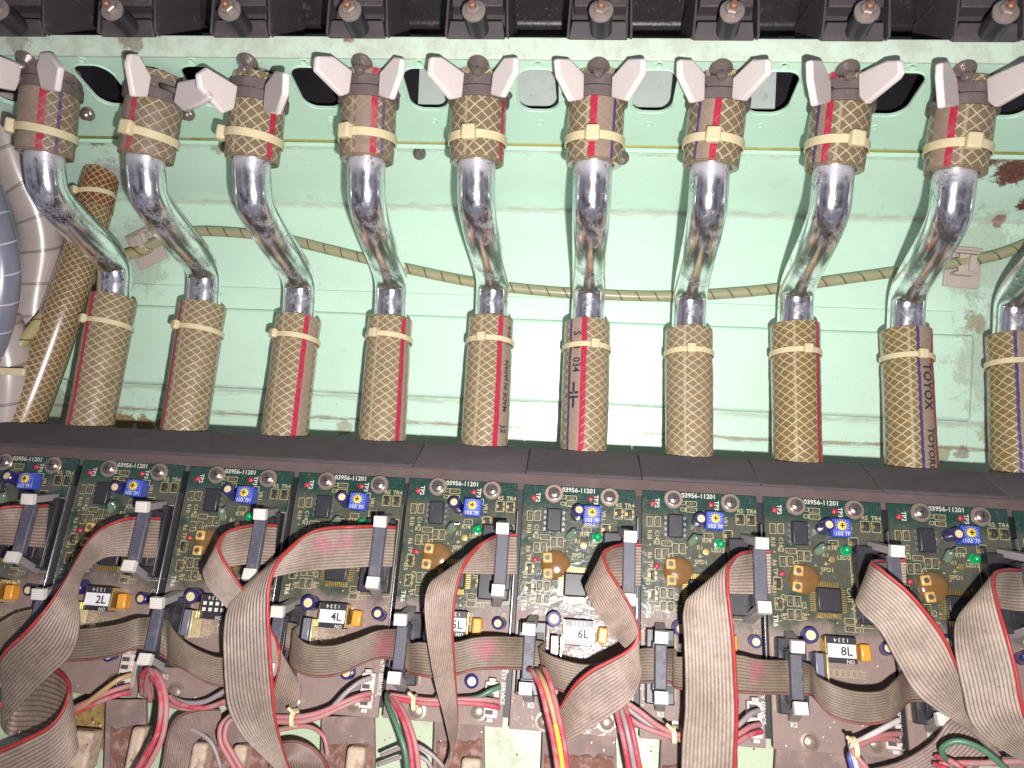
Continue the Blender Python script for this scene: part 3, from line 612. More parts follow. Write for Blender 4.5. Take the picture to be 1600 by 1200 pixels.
for k in range(1, 11):
    pts, l = pipe_pts(k); pts.append(l+V((0,-.1,-1.2)))
    o = MB().tube(crom(pts, 7), .83, 48, cap=True).build('chrome_pipe', CHROME, smooth='auto')
    tag(centre(o), 'S-bent chrome pipe, %s' % (ORD[k]+' from the left' if k < 10 else 'rightmost and cut by the photo edge'), 'pipe', 'bent chrome pipes')
    bt = U(*LBm[k], 35.9); ax_ = (bt-l).normalized(); end = bt+ax_*1.6; Lh = (end-l).length
    hm = hose_mat('lower_hose_weave', lred[k], lblue.get(k), 13, .41, .22 if k > 4 else .32, (.255,.19,.105) if k < 8 else (.215,.15,.055), lpl.get(k))
    t = thing('lower_hose', 'braided hose with red stripe under the %s chrome pipe from the left%s' % (ORD[k], {6:', with digits 034', 9:', lettered'}.get(k, '')), 'hose', l, 'lower braided hoses')
    n_ = 30; pp = [l+(end-l)*(i/n_)+V((random.uniform(-.01,.01),0,0)) for i in range(n_+1)]
    R0 = 1.14
    MB().tube(pp, lambda s: R0-.05*math.exp(-((s-.17)/.03)**2)+.02*math.sin(s*5+k), 48, cap=False, vs=.11*k).build('hose_wall', hm, t, smooth=True)
    b = MB(); ring(b, l+ax_*.04, ax_, (0,-1,0), .84, .12, .29, 48); b.build('cut_end', MOUTH, t, bevel=.05, smooth='auto')
    if k in htext:
        b = MB()
        q = (V((0,-1,0))-ax_*V((0,-1,0)).dot(ax_)).normalized(); sd = q.cross(ax_)
        if sd.x < 0: sd = -sd
        for st, ang, along, sz, *up in htext[k]:
            fl = -1 if sz < 0 else 1; vs_, fs = text_mesh(st, abs(sz))
            vv = []
            for p in vs_:
                if up: p = V((p.y*up[0], -p.x*up[0], 0))
                a = math.radians(ang)+fl*p.y/R0; vv.append(l+ax_*(along+fl*p.x)+(q*math.cos(a)+sd*math.sin(a))*(R0+.045))
            b.add(vv, fs)
        b.build('printed_text', HINK, t)
    tie_y = {1:510,2:520,3:533,4:532,5:538,6:548,7:556,8:556,9:564,10:573}[k]; fr = (tie_y-LT[k][1])/(LBm[k][1]-LT[k][1])
    hd = {1:-35,2:-35,3:-40,4:-24,5:-14,6:16,7:-3,8:10,9:8,10:30}[k]
    cable_tie(l+(bt-l)*fr, ax_+V((-.06 if k < 5 else (.02 if k > 7 else 0),0,0)), 1.15, math.radians(hd), 'yellowed cable tie round the %s lower hose from the left' % ORD[k], 'cable ties on the lower hoses', .85)

# ------------------------------------------------ tubes and cables on the left and along the wall
LEAN = hose_mat('leaning_hose_weave', None, None, 15, .36, .12, (.20,.125,.05))
pth = crom([U(158,268,38.6), U(152,300,38.3), U(145,340,37.8), U(125,400,37.2), U(100,480,36.6), U(68,570,36.2), U(35,655,35.8), U(0,740,35.4)], 8)
t = thing('leaning_hose', 'narrow amber braided hose leaning left between the white tube and the leftmost lower hose', 'hose', pth[0])
MB().tube(pth, lambda s: .86 if s < .3 else .86+.2*min(1, (s-.3)*2), 40, vs=.3).build('hose_wall', LEAN, t, smooth=True)
OLD = hose_mat('browned_hose_weave', None, None, 15, .42, .2, (.20,.065,.02))
MB().tube(crom([U(160,262,38.6), U(154,292,38.35), U(147,328,37.95)], 6), .93, 40).build('browned_top', OLD, t, smooth='auto')
tt = cable_tie(U(148,306,38.1), (.12,-.1,-1), .96, math.radians(-25), 'small cable tie near the top of the leaning amber hose', None, .8)
WWR = wrap_mat('white_wrap', (.46,.39,.355), 1.75, (.27,.22,.19), .32)
BWR = wrap_mat('blue_wrap', (.22,.225,.285), 1.35, (.55,.52,.62), .3)
pth = crom([U(-5,150,34.6), U(8,210,35), U(28,270,35.6), U(56,330,36.4), U(66,390,36.9), U(56,460,37.1), U(46,540,37.2), U(30,620,37.2), U(5,720,37.2)], 8)
o = MB().tube(pth, 1.05, 32).build('wrapped_tube', WWR, smooth=True); tag(centre(o), 'thick milky-white spiral-wrapped tube at the left edge beside the amber hose', 'tube')
pth = crom([U(-5,500,35), U(12,560,35.2), U(10,640,35.4), U(-10,720,35.4)], 8)
o = MB().tube(pth, 1.1, 28).build('wrapped_tube', WWR, smooth=True); tag(centre(o), 'second whitish wrapped tube in the lower left, behind the cable tie', 'tube')
pth = crom([U(-45,240,33.0), U(-22,310,33.2), U(-3,380,33.4), U(2,440,33.6), U(-10,510,33.8), U(-42,590,34)], 8)
o = MB().tube(pth, .82, 32).build('wrapped_tube', BWR, smooth=True); tag(centre(o), 'blue-grey spiral-wrapped tube cut by the left edge', 'tube')
o = MB().box((0,0,0), (2.2,.1,.34)).build('tie_strap', NYLON, bevel=.03); o.location = U(5,580,33.6); tag(o, 'flat end of a cable tie across the white tubes at the left edge', 'cable tie')
OLV = wrap_mat('olive_wrap', (.38,.36,.21), .95, (.13,.10,.05), .4, 1.0)
pth = crom([U(x,y,39.35) for x, y in ((218,392),(245,378),(290,364),(340,362),(430,371),(520,392),(640,421),(750,443),(860,456),(1000,463),(1100,461),(1200,453),(1300,439),(1400,425),(1480,413),(1530,405),(1570,395),(1620,375),(1680,350))], 8)
o = MB().tube(pth, .27, 16).build('sleeved_cable', OLV, smooth=True); tag(centre(o), 'thin olive spiral-sleeved cable sagging along the wall behind the pipes', 'cable')
pth = crom([U(232,388,39.35), U(190,402,39.2), U(150,430,39.0), U(108,458,38.0), U(80,480,36.3), U(40,528,35.2), U(0,568,34.6), U(-40,610,34.2)], 8)
o = MB().tube(pth, .30, 16).build('sleeved_cable', wrap_mat('straw_wrap', (.42,.36,.17), 1.25, (.16,.12,.06), .25, 1.0), smooth=True); tag(centre(o), 'straw-coloured spiral-sleeved cable crossing the white tubes at the left', 'cable')
def clip(px, py, rot, label):
    c = U(px, py, 39.85); t = thing('cable_clip', label, 'cable clip', c); R = Matrix.Rotation(math.radians(rot), 3, 'Y')
    MB().box(c+V((0,-.05,0)), (1.75,.2,2.1), R).build('base', CLIPM, t, bevel=.05)
    b = MB(); b.box(c+R@V((0,-.62,.1)), (.95,.16,.95), R); b.box(c+R@V((-.15,-.42,-.42)), (.95,.5,.14), R); b.box(c+R@V((.1,-.8,.1)), (.3,.25,.8), R); b.build('saddle', CLIPM, t, bevel=.03)
    b = MB(); b.box(c+R@V((0,-.3,.72)), (1.2,.4,.14), R); b.box(c+R@V((0,-.22,.5)), (.9,.25,.1), R); b.build('latch', CLIPM, t, bevel=.03)
clip(230,386,-28,'dusty pink cable clip on the wall right of the leftmost pipe, tilted')
clip(1503,418,4,'dusty pink cable clip on the wall right of the ninth pipe')

# ------------------------------------------------ foam strip above the boards
zf = U(800,699,34.55).z
tag(centre(MB().hexa([(XL,31.95,-3.9),(bx0(5)-.02,31.95,-3.9),(bx0(5)-.02,34.6,-3.9),(XL,34.6,-3.9),(XL,32.05,-3.74),(bx0(5)-.02,32.05,-3.74),(bx0(5)-.02,34.6,zf),(XL,34.6,zf)]).build('foam_strip', FOAM, bevel=.06)), 'long black foam strip above the left boards, behind which hoses vanish', 'foam strip')
for i in range(5, 13):
    xa_ = bx0(i); j = ((i*37) % 5-2)*.015
    o = MB().hexa([(xa_,31.95+j,-3.9),(xa_+4.98,31.95+j,-3.9),(xa_+4.98,34.6,-3.9),(xa_,34.6,-3.9),(xa_,32.05+j,-3.74+j),(xa_+4.98,32.05+j,-3.74+j),(xa_+4.98,34.6,zf),(xa_,34.6,zf)]).build('foam_strip', FOAM, bevel=.05)
    tag(centre(o), 'black foam tile above the %s circuit board from the left' % ORD[i] if i < 11 else 'black foam tile outside the right edge', 'foam strip', 'black foam tiles')
    if i > 10: bpy.data.objects.remove(o)
o = MB().box((0,32.1,-4.2),(72,.4,.72)).build('backing_strip', FOAMB, bevel=.04); tag(centre(o), 'brown dusty strip between the foam and the top of the circuit boards', 'foam strip')

# ------------------------------------------------ circuit boards (template in local u, -v, h)
BR = Matrix((V((1,0,0)), -DN, NRM)).transposed()
def bmat(k, du=0, dv=0):
    M = BR.to_4x4(); p = V((bx0(k)+du, 31.75, -4.25))+DN*dv; M.translation = p; return M
def frame(b, u, v, w, h, z=.012, t=.028):
    for (cx, cy, sx, sy) in ((u, v-h/2, w, t), (u, v+h/2, w, t), (u-w/2, v, t, h), (u+w/2, v, t, h)):
        b.quad((cx-sx/2, -cy-sy/2, z), (cx+sx/2, -cy-sy/2, z), (cx+sx/2, -cy+sy/2, z), (cx-sx/2, -cy+sy/2, z))
def txt(b, st, u, v, size, rot=0, z=.014, sx=1):
    vs_, fs = text_mesh(st, size); M = Matrix.Translation((u, -v, z)) @ Matrix.Rotation(math.radians(rot), 4, 'Z') @ Matrix.Diagonal((sx,1,1,1))
    b.add([M @ p for p in vs_], fs)
Wb, Hb = 4.74, 9.6
T0 = bpy.data.objects.new('circuit_board', None); C.objects.link(T0); MW[T0.name] = Matrix()   # template at the origin
P = T0
MB().box((Wb/2,-Hb/2,-.08),(Wb,Hb,.16)).build('board', PCB, P, bevel=.015)
b = MB(); b.box((Wb+.09,-4.4,.02),(.05,6.4,.5)); b.build('metal_edge', TIN, P, bevel=.01)
b = MB()
txt(b, '03956-11201', 2.35, .14, .27); txt(b, 'TP2', .62, .52, .25, -90); txt(b, 'TP3', 3.08, .5, .25, -90); txt(b, 'TR6', .28, 4.95, .27, -90)
txt(b, 'SAFETY SERVICE', 4.84-.16, 7.95, .23, -90); txt(b, 'R2', .8, 8.72, .24); 
frame(b, 2.35+.6, 1.2, .0, .0)
b.quad((3.3,-.74,.012),(3.32,-.74,.012),(3.32,-1.0,.012),(3.3,-1.0,.012)); b.quad((2.7,-.74,.012),(3.32,-.74,.012),(3.32,-.76,.012),(2.7,-.76,.012))
b.build('silkscreen', SILK, P)
b = MB()
for st, u, v, r in (('C7',1.72,.47,0),('C8',1.72,.74,0),('R5',4.05,.67,0),('TR4',4.5,.67,0),('VR1',3.42,1.15,-90),('R10',.31,1.86,-90),('C14',.63,1.86,-90),('R3',.62,2.17,0),('R6',.33,2.7,-90),('C13',1.2,2.75,-90),('R4',1.7,2.85,-90),('R5',1.42,2.85,-90),('LED2',3.1,2.34,0),('R14',2.66,1.98,0),('R1',2.38,2.27,0),('SPD1',2.42,2.86,0),('TP1',.36,3.1,-90),('D3',.26,3.75,-90),('C6',.62,4.05,-90),('R9',.61,4.77,-90),('R8',1.42,4.72,-90),('C5',1.42,4.3,-90),('CPU1',3.2,3.8,-90),('CN2',3.42,3.2,-90),('R24',3.55,4.78,0),('C11',3.5,5.12,0),('C12',4.52,5.55,-90)):
    txt(b, st, u, v, .24, r)
RES = [(2.05,.48,.42,.2),(2.05,.74,.42,.18),(.33,1.32,.24,.4),(.65,1.3,.24,.4),(1.02,2.18,.42,.2),(1.38,2.36,.24,.4),(1.67,2.35,.24,.4),(.68,2.62,.24,.4),(.97,2.6,.24,.4),(2.74,1.77,.36,.22),(.89,4.16,.24,.4),(1.19,4.16,.24,.4),(.89,4.68,.24,.4),(1.19,4.68,.24,.4),(3.14,4.79,.38,.22),(3.14,5.08,.38,.22)]
SOT = [(4.04,1.02,.28,.4),(4.48,1.02,.28,.4),(3.52,1.72,.3,.4),(.42,3.5,.24,.42),(.44,4.3,.24,.42),(3.45,4.15,.2,.4)]
for u, v, w, h in RES: frame(b, u, v, w, h)
for u, v, w, h in SOT: frame(b, u, v, w+.06, h+.04)
frame(b, 4.02, 1.9+1.5, 1.35, 3.2); frame(b, .72, 6.9, 1.25, 2.6); frame(b, 3.35, 9.05, .0, .0)
for i in range(6): frame(b, 2.3+.22*i, 6.75, .16, .26)
b.quad((2.3,-2.6,.012),(2.5,-2.6,.012),(2.5,-2.63,.012),(2.3,-2.63,.012)); b.add([(2.36,-2.52,.012),(2.36,-2.7,.012),(2.44,-2.61,.012)], [(0,1,2)])
for i in range(26):
    u_0 = random.uniform(.3,3.3); v_0 = random.uniform(.9,5.0); b.box((u_0,-v_0,.01),(.06,.06,.01))
b.build('lacquered_silkscreen', SILKY, P)
for u, v, w, h in RES:
    MB().box((u,-v,.06),(w*.68,h*.68,.1)).build('resistor', SMD, P, bevel=.02)
for u, v, w, h in SOT:
    b = MB(); b.box((u+.04,-v,.09),(w*.55,h*.72,.16)); o = b.build('transistor', BLK, P, bevel=.02)
    b = MB(); b.box((u-.1,-v,.03),(.1,.12,.04)); b.box((u+.16,-v-.1,.03),(.08,.1,.04)); b.box((u+.16,-v+.1,.03),(.08,.1,.04)); b.build('pins', GOLD, o)
for u, v in ((1.3,.33),(3.65,.36)):
    o = MB().lathe((u,-v,.0), (0,0,1), [(0,.39),(.05,.40),(.08,.37)], 28).build('washer', SCREWW, P, smooth='auto')
    b = MB().lathe((u,-v,.05), (0,0,1), [(0,.26),(.12,.25),(.17,.2),(.19,.05)], 24)
    q = b.build('screw', SCREW, P, smooth='auto'); b = MB(); b.box((u,-v,.24),(.28,.05,.02)); b.box((u,-v,.24),(.05,.28,.02)); b.build('recess', INK, q)
for u, v in ((1.35,9.25),(3.75,9.1)):
    q = MB().lathe((u,-v,0), (0,0,1), [(0,.36),(.06,.36),(.07,.26),(.2,.24),(.25,.12)], 24).build('screw', SCREWW, P, smooth='auto')
for u, v in ((.44,.55),(2.86,.47),(.63,3.12)):
    MB().lathe((u,-v,0),(0,0,1),[(0,.12),(.05,.11),(.09,.05)],16).build('test_point', REDP, P, smooth=True)
o = MB().box((1.36,-1.47,.16),(.62,.95,.26)).build('amplifier_chip', BLK, P, bevel=.05)
b = MB()
for i in range(4):
    for s in (-1, 1): b.box((1.36+s*.39,-1.12-.235*i,.06),(.1,.11,.08))
b.build('pins', TIN, o)
# trimmer
o = MB().box((2.92,-1.2,.28),(.74,.72,.56)).build('trimmer', BLUE, P, bevel=.05)
MB().lathe((2.92,-1.12,.5),(0,0,1),[(0,.18),(.1,.18),(.12,.15)],20).build('dial', YELD, o, smooth='auto')
b = MB(); 
for i in range(14):
    a = 2*math.pi*i/14; M = Matrix.Rotation(a, 3, 'Z'); b.box(V((2.92,-1.12,.57))+M@V((.24,0,0)), (.07,.018,.012), M)
txt(b, '103 7F', 2.92, 1.45, .22, 0, .575); b.build('marking', SILK, o)
b = MB(); b.box((2.92,-1.12,.625),(.2,.05,.012)); b.box((2.92,-1.12,.626),(.05,.2,.014)); b.build('slot', INK, o)
def ecap(u, v, r, h, lean=(0,0), nm='capacitor', top=YEL):
    ax_ = V((lean[0], lean[1], 1)).normalized()
    o = MB().lathe((u,-v,0), ax_, [(0,r),(h*.08,r*1.02),(h*.15,r*.93),(h*.2,r),(h*.96,r),(h,r*.9)], 24).build(nm, BLUEC, P, smooth='auto')
    MB().lathe(V((u,-v,0))+ax_*(h-.005), ax_, [(0,r*.62),(.02,r*.6)], 24).build('vent_top', top, o, smooth='auto')
    return o
ecap(2.28, 1.2, .25, .78, (-.02,.05)); ecap(1.5, 5.45, .30, .62, (-.02,0)); ecap(4.42, 5.75, .24, .55, (0,0))
ecap(3.4, 8.0, .27, .42, (0,0))
# green glass tube lying on the lacquer, led
o = MB().tube([(2.0,-2.28,.22),(2.02,-2.2,.28),(2.16,-1.92,.5),(2.19,-1.87,.54)], lambda s: (.08,.17,.17,.12)[round(s*3)], 18).build('glass_diode', GLASSG, P, smooth='auto')
MB().cyl((2.19,-1.87,.54),(2.4,-1.78,.5),.03,8).build('lead', TIN, o)
MB().lathe((3.15,-2.07,0),(.05,0,1),[(0,.2),(.08,.2),(.09,.16),(.28,.16),(.36,.12),(.4,.04)],20).build('green_led', GREEN, P, smooth='auto')
MB().lathe((2.63,-2.42,0),(0,0,1),[(0,.13),(.03,.13),(.035,.07)],18).build('solder_ring', GOLD, P, smooth='auto')
# resonator in amber resin
o = MB().lathe((1.5,-3.28,-.02),(0,0,1),[(0,.62),(.06,.60),(.13,.5),(.18,.34),(.2,.05)],32).build('resin_blob', AMBER, P, smooth=True)
for v in (3.0, 3.64):
    q = MB().box((1.18,-v,.2),(.40,.42,.16)).build('orange_pad', PADO, o, bevel=.07, seg=3)
    MB().lathe((1.18,-v,.285),(0,0,1),[(0,.11),(.012,.1)],16).build('ring', SMD, q)
# microcontroller
o = MB().box((2.35,-4.04,.16),(.95,.95,.24)).build('microcontroller', BLK, P, bevel=.07)
b = MB()
for i in range(11):
    q = -.42+.084*i
    for s in (-1, 1):
        b.box((2.35+q,-4.04+s*.6,.05),(.045,.2,.06)); b.box((2.35+s*.6,-4.04+q,.05),(.2,.045,.06))
b.build('pins', GOLD, o)
# dip switch with label
o = MB().box((2.55,-5.88,.32),(1.12,.98,.62)).build('dip_switch', BLK, P, bevel=.03)
MB().box((2.55,-5.92,.64),(1.05,.5,.02)).build('sticker', PAPER, o)
b = MB(); txt(b, '1 2 3 4', 2.55, 5.53, .2, 180, .645); txt(b, 'ON', 2.85, 6.29, .19, 180, .645); b.build('switch_marking', SILK, o)
b = MB(); b.box((1.97,-5.88,.3),(.05,.9,.55)); b.box((3.13,-5.88,.3),(.05,.9,.55)); b.build('contact_strip', GOLD, o)
MB().box((3.5,-5.93,.26),(.38,.62,.5)).build('orange_capacitor', ORG, P, bevel=.07, seg=3)
o = MB().box((1.62,-6.55,.45),(.3,1.0,.9)).build('crystal', mat('crystal_face', (.22,.21,.27), .3, .3, dust=.35), P, bevel=.03)
MB().box((1.88,-6.6,.5),(.06,1.05,.95)).build('gold_plate', mat('pale_gold_strip', (.75,.66,.36), .25, .4), o, bevel=.01)
b = MB()
for i in range(8): b.box((3.55,-6.65-.12*i,.02),(.12,.04,.02))
b.build('via_row', SILKY, P)
# ribbon sockets
def socket(u, v, ln, h, latch_h, body_u, body_w, hh=.25, offu=-.06):
    o = MB(); o.box((body_u,-v,h/2),(body_w,ln,h)); o = o.build('ribbon_socket', BLK, P, bevel=.05)
    b = MB(); b.box((body_u+body_w*.3,-v-ln*.3,h+.01),(.3,.3,.02)); b.box((body_u+body_w*.3,-v+ln*.3,h+.01),(.3,.3,.02)); b.build('key', DARKM2, o)
    MB().box((u,-v,h+.05),(.46,ln*.72,.5)).build('housing', BLK, o, bevel=.04)
    for s in (-1, 1):
        e = -v - s*(ln/2+.10); tipy = -v-s*(ln/2-.30)
        M = Matrix.Rotation(math.radians(-s*14), 3, 'X')
        q = MB().hexa([(u-.2+offu*3,e-.16,h*.3),(u+.2+offu*3,e-.16,h*.3),(u+.2+offu*3,e+.16,h*.3),(u-.2+offu*3,e+.16,h*.3),(u-.2,tipy-.14,latch_h-.25),(u+.2,tipy-.14,latch_h-.25),(u+.2,tipy+.14,latch_h-.25),(u-.2,tipy+.14,latch_h-.25)]).build('latch', LATCH, o, bevel=.03)
        b = MB(); b.box((u,tipy,latch_h-.12),(.50,.44,.26),M)
        for i in range(5): b.box(V((u,tipy,latch_h-.12))+M@V((0,-.17+.085*i,.14)),(.5,.035,.05),M)
        b.build('latch_grip', LATCHW, q, bevel=.012)
socket(4.38, 3.38, 3.0, .55, 2.05, 4.05, 1.25)
socket(.62, 6.95, 2.75, .5, 1.65, .72, 1.1, offu=.04)
# safety connector
o = MB().box((4.28,-8.6,.2),(.55,1.3,.4)).build('safety_connector', CONNW, P, bevel=.03)
b = MB()
for i in range(4): b.box((4.22,-8.15-.3*i,.41),(.3,.16,.03))
b.build('pin_slot', DARKM, o)
b = MB()
for i in range(4): b.box((4.5,-8.15-.3*i,.43),(.12,.1,.08))
b.box((4.28,-7.88,.3),(.25,.14,.5)); b.box((4.28,-9.32,.3),(.25,.14,.5)); b.build('rib', CONNW, o, bevel=.015)
boards = {}
stick = {1:'1L',2:'2L',4:'4L',5:'5L',6:'6L',8:'8L'}
for k in range(1, 11):
    o = T0 if k == 1 else ctree(T0)
    boards[k] = o
for k, o in boards.items():
    M = bmat(k, {5:-.06,6:-.03,3:0}.get(k, 0)+random.uniform(-.03,.03), random.uniform(-.03,.05)); o.matrix_world = M; MW[o.name] = M
    for c in o.children:
        for nm, a_, z_ in (('capacitor', 9, 0), ('glass_diode', 8, 25), ('green_led', 10, 0), ('trimmer', 0, 5), ('orange_cap', 0, 5), ('resin_blob', 0, 9), ('resistor', 0, 3)):
            if c.name.startswith(nm):
                bb = [V(q) for q in c.bound_box]; p = sum(bb, V())/8; p.z = 0
                c.matrix_basis = Matrix.Translation(p) @ Matrix.Rotation(math.radians(random.uniform(-a_, a_)), 4, 'X') @ Matrix.Rotation(math.radians(random.uniform(-a_, a_)), 4, 'Y') @ Matrix.Rotation(math.radians(random.uniform(-z_, z_)), 4, 'Z') @ Matrix.Translation(-p)
    lb = {1:'left-cut green circuit board with pink-stained black socket',2:'dusty green circuit board with a sticker reading 2L',3:'green circuit board between the 2L and 4L boards, its ribbon folded back left',4:'dusty green circuit board with a sticker reading 4L',5:'green circuit board with a sticker reading 5L half under a ribbon',6:'green circuit board with the brightest flash glare round its chip',7:'green circuit board left of the 8L board, crossed by a straight wide ribbon',8:'green circuit board with a sticker reading 8L',9:'green circuit board right of the 8L board, under two crossing ribbons',10:'green circuit board cut by the right edge of the photo'}[k]
    tag(o, lb, 'circuit board', 'circuit boards in a row')
    if k in stick:
        dip = [c for c in o.children if c.name.startswith('dip_switch')][0]
        b = MB(); txt(b, stick[k], 2.72, 5.94, .44, 0, .655); MW[dip.name] = M
        b.v = [M @ p for p in b.v]; b.build('sticker_text', INK, dip)
    if k == 3:
        dip = [c for c in o.children if c.name.startswith('dip_switch')][0]; MW[dip.name] = M
        st = [c for c in dip.children if c.name.startswith('sticker')][0]; bpy.data.objects.remove(st)
        b = MB()
        for i in range(4):
            for j in range(2): b.box((2.16+.26*i,-5.75-.24*j,.64),(.14,.14,.03))
        b.v = [M @ p for p in b.v]; b.build('switch_key', LATCHW, dip)
    if k == 1:
        b = MB(); b.add([M @ V(p) for p in ((3.75,-2.3,.565),(4.35,-2.35,.565),(4.3,-2.75,.565),(3.95,-2.95,.565),(3.72,-3.3,.565),(3.7,-2.8,.565))],[(0,1,2,3,4,5)])
        b.add([M @ V(p) for p in ((3.7,-3.55,.566),(4.2,-3.6,.566),(4.0,-3.75,.566),(3.7,-4.2,.566))],[(0,1,2,3)])
        sk = [c for c in o.children if c.name.startswith('ribbon_socket')][0]; MW[sk.name] = M
        b.build('pink_stain', mat('pink_paint_stain', (.42,.06,.16), .6, var=.5, vs=5, dust=.3), sk)
# dark tray behind the boards, mint plate below them
def bpt(x, v, h): return V((x,31.75,-4.25))+DN*v+NRM*h
b = MB(); b.quad(bpt(XL,-.1,-.35), bpt(XL,9.3,-.35), bpt(XR,9.3,-.35), bpt(XR,-.1,-.35)); tag(b.build('board_tray', DARKM2), kind='structure')
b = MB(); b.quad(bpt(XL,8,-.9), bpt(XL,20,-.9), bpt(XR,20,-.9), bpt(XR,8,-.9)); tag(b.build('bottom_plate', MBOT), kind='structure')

# ------------------------------------------------ ribbon cables
def ribbon(name, ctrl, nw, label, group, m, redm, plug=None, sub=8, rad=.062, cat='ribbon cable', pink=None):
    UX = lambda x, y, z: UB(x, y, z) if z < 10 else U(x, y, z)      # a small third number is a height above the boards
    A = crom([UX(c[0], c[1], c[2]) for c in ctrl], sub); B = crom([UX(c[3], c[4], c[5] if len(c) > 5 else c[2]) for c in ctrl], sub)
    o0 = (A[0]+B[0])/2; t = thing(name, label, cat, o0, group)
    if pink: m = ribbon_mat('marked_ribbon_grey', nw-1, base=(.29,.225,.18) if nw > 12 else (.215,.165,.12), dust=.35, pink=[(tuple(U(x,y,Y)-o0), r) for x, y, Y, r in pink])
    L = len(A); per = 5
    def strip(s0, s1, wires):
        b = MB(); n = wires*per; top = []; dist = 0
        for i in range(L):
            a, c = A[i], B[i]; ac = c-a
            tg = ((A[min(i+1,L-1)]+B[min(i+1,L-1)])-(A[max(i-1,0)]+B[max(i-1,0)])).normalized(); nn = ac.cross(tg)
            if nn.length < 1e-4: nn = V((0,-1,0))
            nn.normalize()
            if i and nn.dot(pn) < 0: nn = -nn
            pn = nn
            if i: dist += ((a+c)/2-(A[i-1]+B[i-1])/2).length
            for j in range(n+1):
                s = s0+(s1-s0)*j/n; h = .018+rad*abs(math.sin(math.pi*j/per))**.7
                b.v.append(a+ac*s+nn*h)
            for j in range(n+1):
                s = s0+(s1-s0)*j/n; h = .018+rad*abs(math.sin(math.pi*j/per))**.7
                b.v.append(a+ac*s-nn*h)
            top.append(dist)
        w = 2*(n+1)
        for i in range(L-1):
            for j in range(n):
                for o_, fl in ((0, 0), (n+1, 1)):
                    q = [i*w+o_+j, i*w+o_+j+1, (i+1)*w+o_+j+1, (i+1)*w+o_+j]; uv = [(j/n,top[i]),((j+1)/n,top[i]),((j+1)/n,top[i+1]),(j/n,top[i+1])]
                    if fl: q.reverse(); uv.reverse()
                    b.face(tuple(q), tuple(uv))
            b.face((i*w, (i+1)*w, (i+1)*w+n+1, i*w+n+1)); b.face((i*w+n, i*w+2*n+1, (i+1)*w+2*n+1, (i+1)*w+n))
        return b
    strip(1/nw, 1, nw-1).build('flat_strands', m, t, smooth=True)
    strip(0, 1/nw, 1).build('red_strand', redm, t, smooth=True)
    if plug: plug(t)
    return t
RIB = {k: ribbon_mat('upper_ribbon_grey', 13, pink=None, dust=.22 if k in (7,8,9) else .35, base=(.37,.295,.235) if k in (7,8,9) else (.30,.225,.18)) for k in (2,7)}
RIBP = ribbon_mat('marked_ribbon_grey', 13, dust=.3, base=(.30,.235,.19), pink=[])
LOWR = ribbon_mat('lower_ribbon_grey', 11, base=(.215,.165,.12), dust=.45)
def upper_plug(k):
    M = bmat(k)
    def f(t):
        M2 = M.to_3x3()
        b = MB(); b.box(M @ V((4.34,-3.38,1.60)), (.50,2.15,.30), M2); b.build('strain_relief', BLKG, t, bevel=.05)
        b = MB(); b.box(M @ V((4.40,-3.38,1.02)), (.62,2.3,.5), M2); b.build('plug', BLK, t, bevel=.04)
    return f
ul = {}
ul[1] = [(75,788,29.4,68,856),(35,789,29.2,26,853),(5,791,29.2,-5,851),(-40,800,29,-45,855)]
ul[2] = [(250,808,29.4,243,872),(213,807,29.1,205,871),(185,812,28.9,182,869),(158,825,28.6,163,872),(136,846,28.2,146,882),(118,875,27.8,131,898),(100,908,27.3,123,928),(75,945,26.8,125,975),(40,985,26.6,112,1022),(8,1015,26.9,68,1065),(2,1035,27.8,10,1128),(35,1038,28.8,15,1150),(80,1040,28.6,55,1150),(106,1062,27.8,112,1160,27.6),(103,1095,27,118,1180),(80,1130,26.6,95,1210),(35,1155,26.4,40,1245),(-20,1178,26.3,-20,1280)]
ul[3] = [(432,819,29.4,427,883),(400,818,29.1,391,882),(372,823,28.8,368,884),(352,832,28.4,335,888),(342,852,27.7,319,892),(353,878,27.4,326,918),(379,918,27.5,355,950),(405,958,27.8,392,1000),(428,990,28.0,425,1045),(436,1025,27.8,468,1070),(432,1055,27.8,462,1105),(420,1085,27.9,435,1125),(395,1100,28.1,405,1150)]
ul[4] = [(618,822,29.4,612,886),(588,820,29.1,578,886),(550,821,28.9,545,888),(512,823,28.8,510,890),(484,831,28.6,448,897),(459,852,28.0,388,914),(437,876,27.3,358,950),(424,908,26.9,350,990),(421,945,26.7,350,1030),(423,1000,26.6,352,1070),(427,1060,26.6,358,1110),(431,1115,26.7,380,1150),(440,1160,26.8,415,1185),(455,1205,26.9,445,1215),(480,1250,27.2,470,1260)]
ul[5] = [(807,834,29.4,807,898),(781,834,29.1,779,898),(764,841,28.9,752,897),(748,853,28.4,708,896),(733,872,27.6,678,908),(720,900,27,665,932),(712,940,26.8,664,965),(709,986,26.7,669,1009),(711,1031,26.7,679,1065),(714,1076,26.7,691,1110),(716,1121,26.8,700,1150),(711,1160,26.9,703,1172),(696,1200,27.1,695,1205),(670,1240,27.4,672,1245)]
ul[6] = [(1002,849,29.3,1001,916),(976,848,29.1,976,916),(957,853,28.8,940,915),(944,864,28.0,917,916),(951,887,27.3,921,935),(970,918,26.9,937,964),(987,948,26.6,955,987),(997,974,26.5,972,1007,26.9),(998,994,26.4,992,1025,27.1),(984,1013,26.3,1000,1052,26.9),(955,1029,26.2,988,1090),(921,1047,26.1,956,1117),(894,1072,26.1,912,1144),(876,1105,26.4,880,1162),(868,1140,27.2,866,1180)]
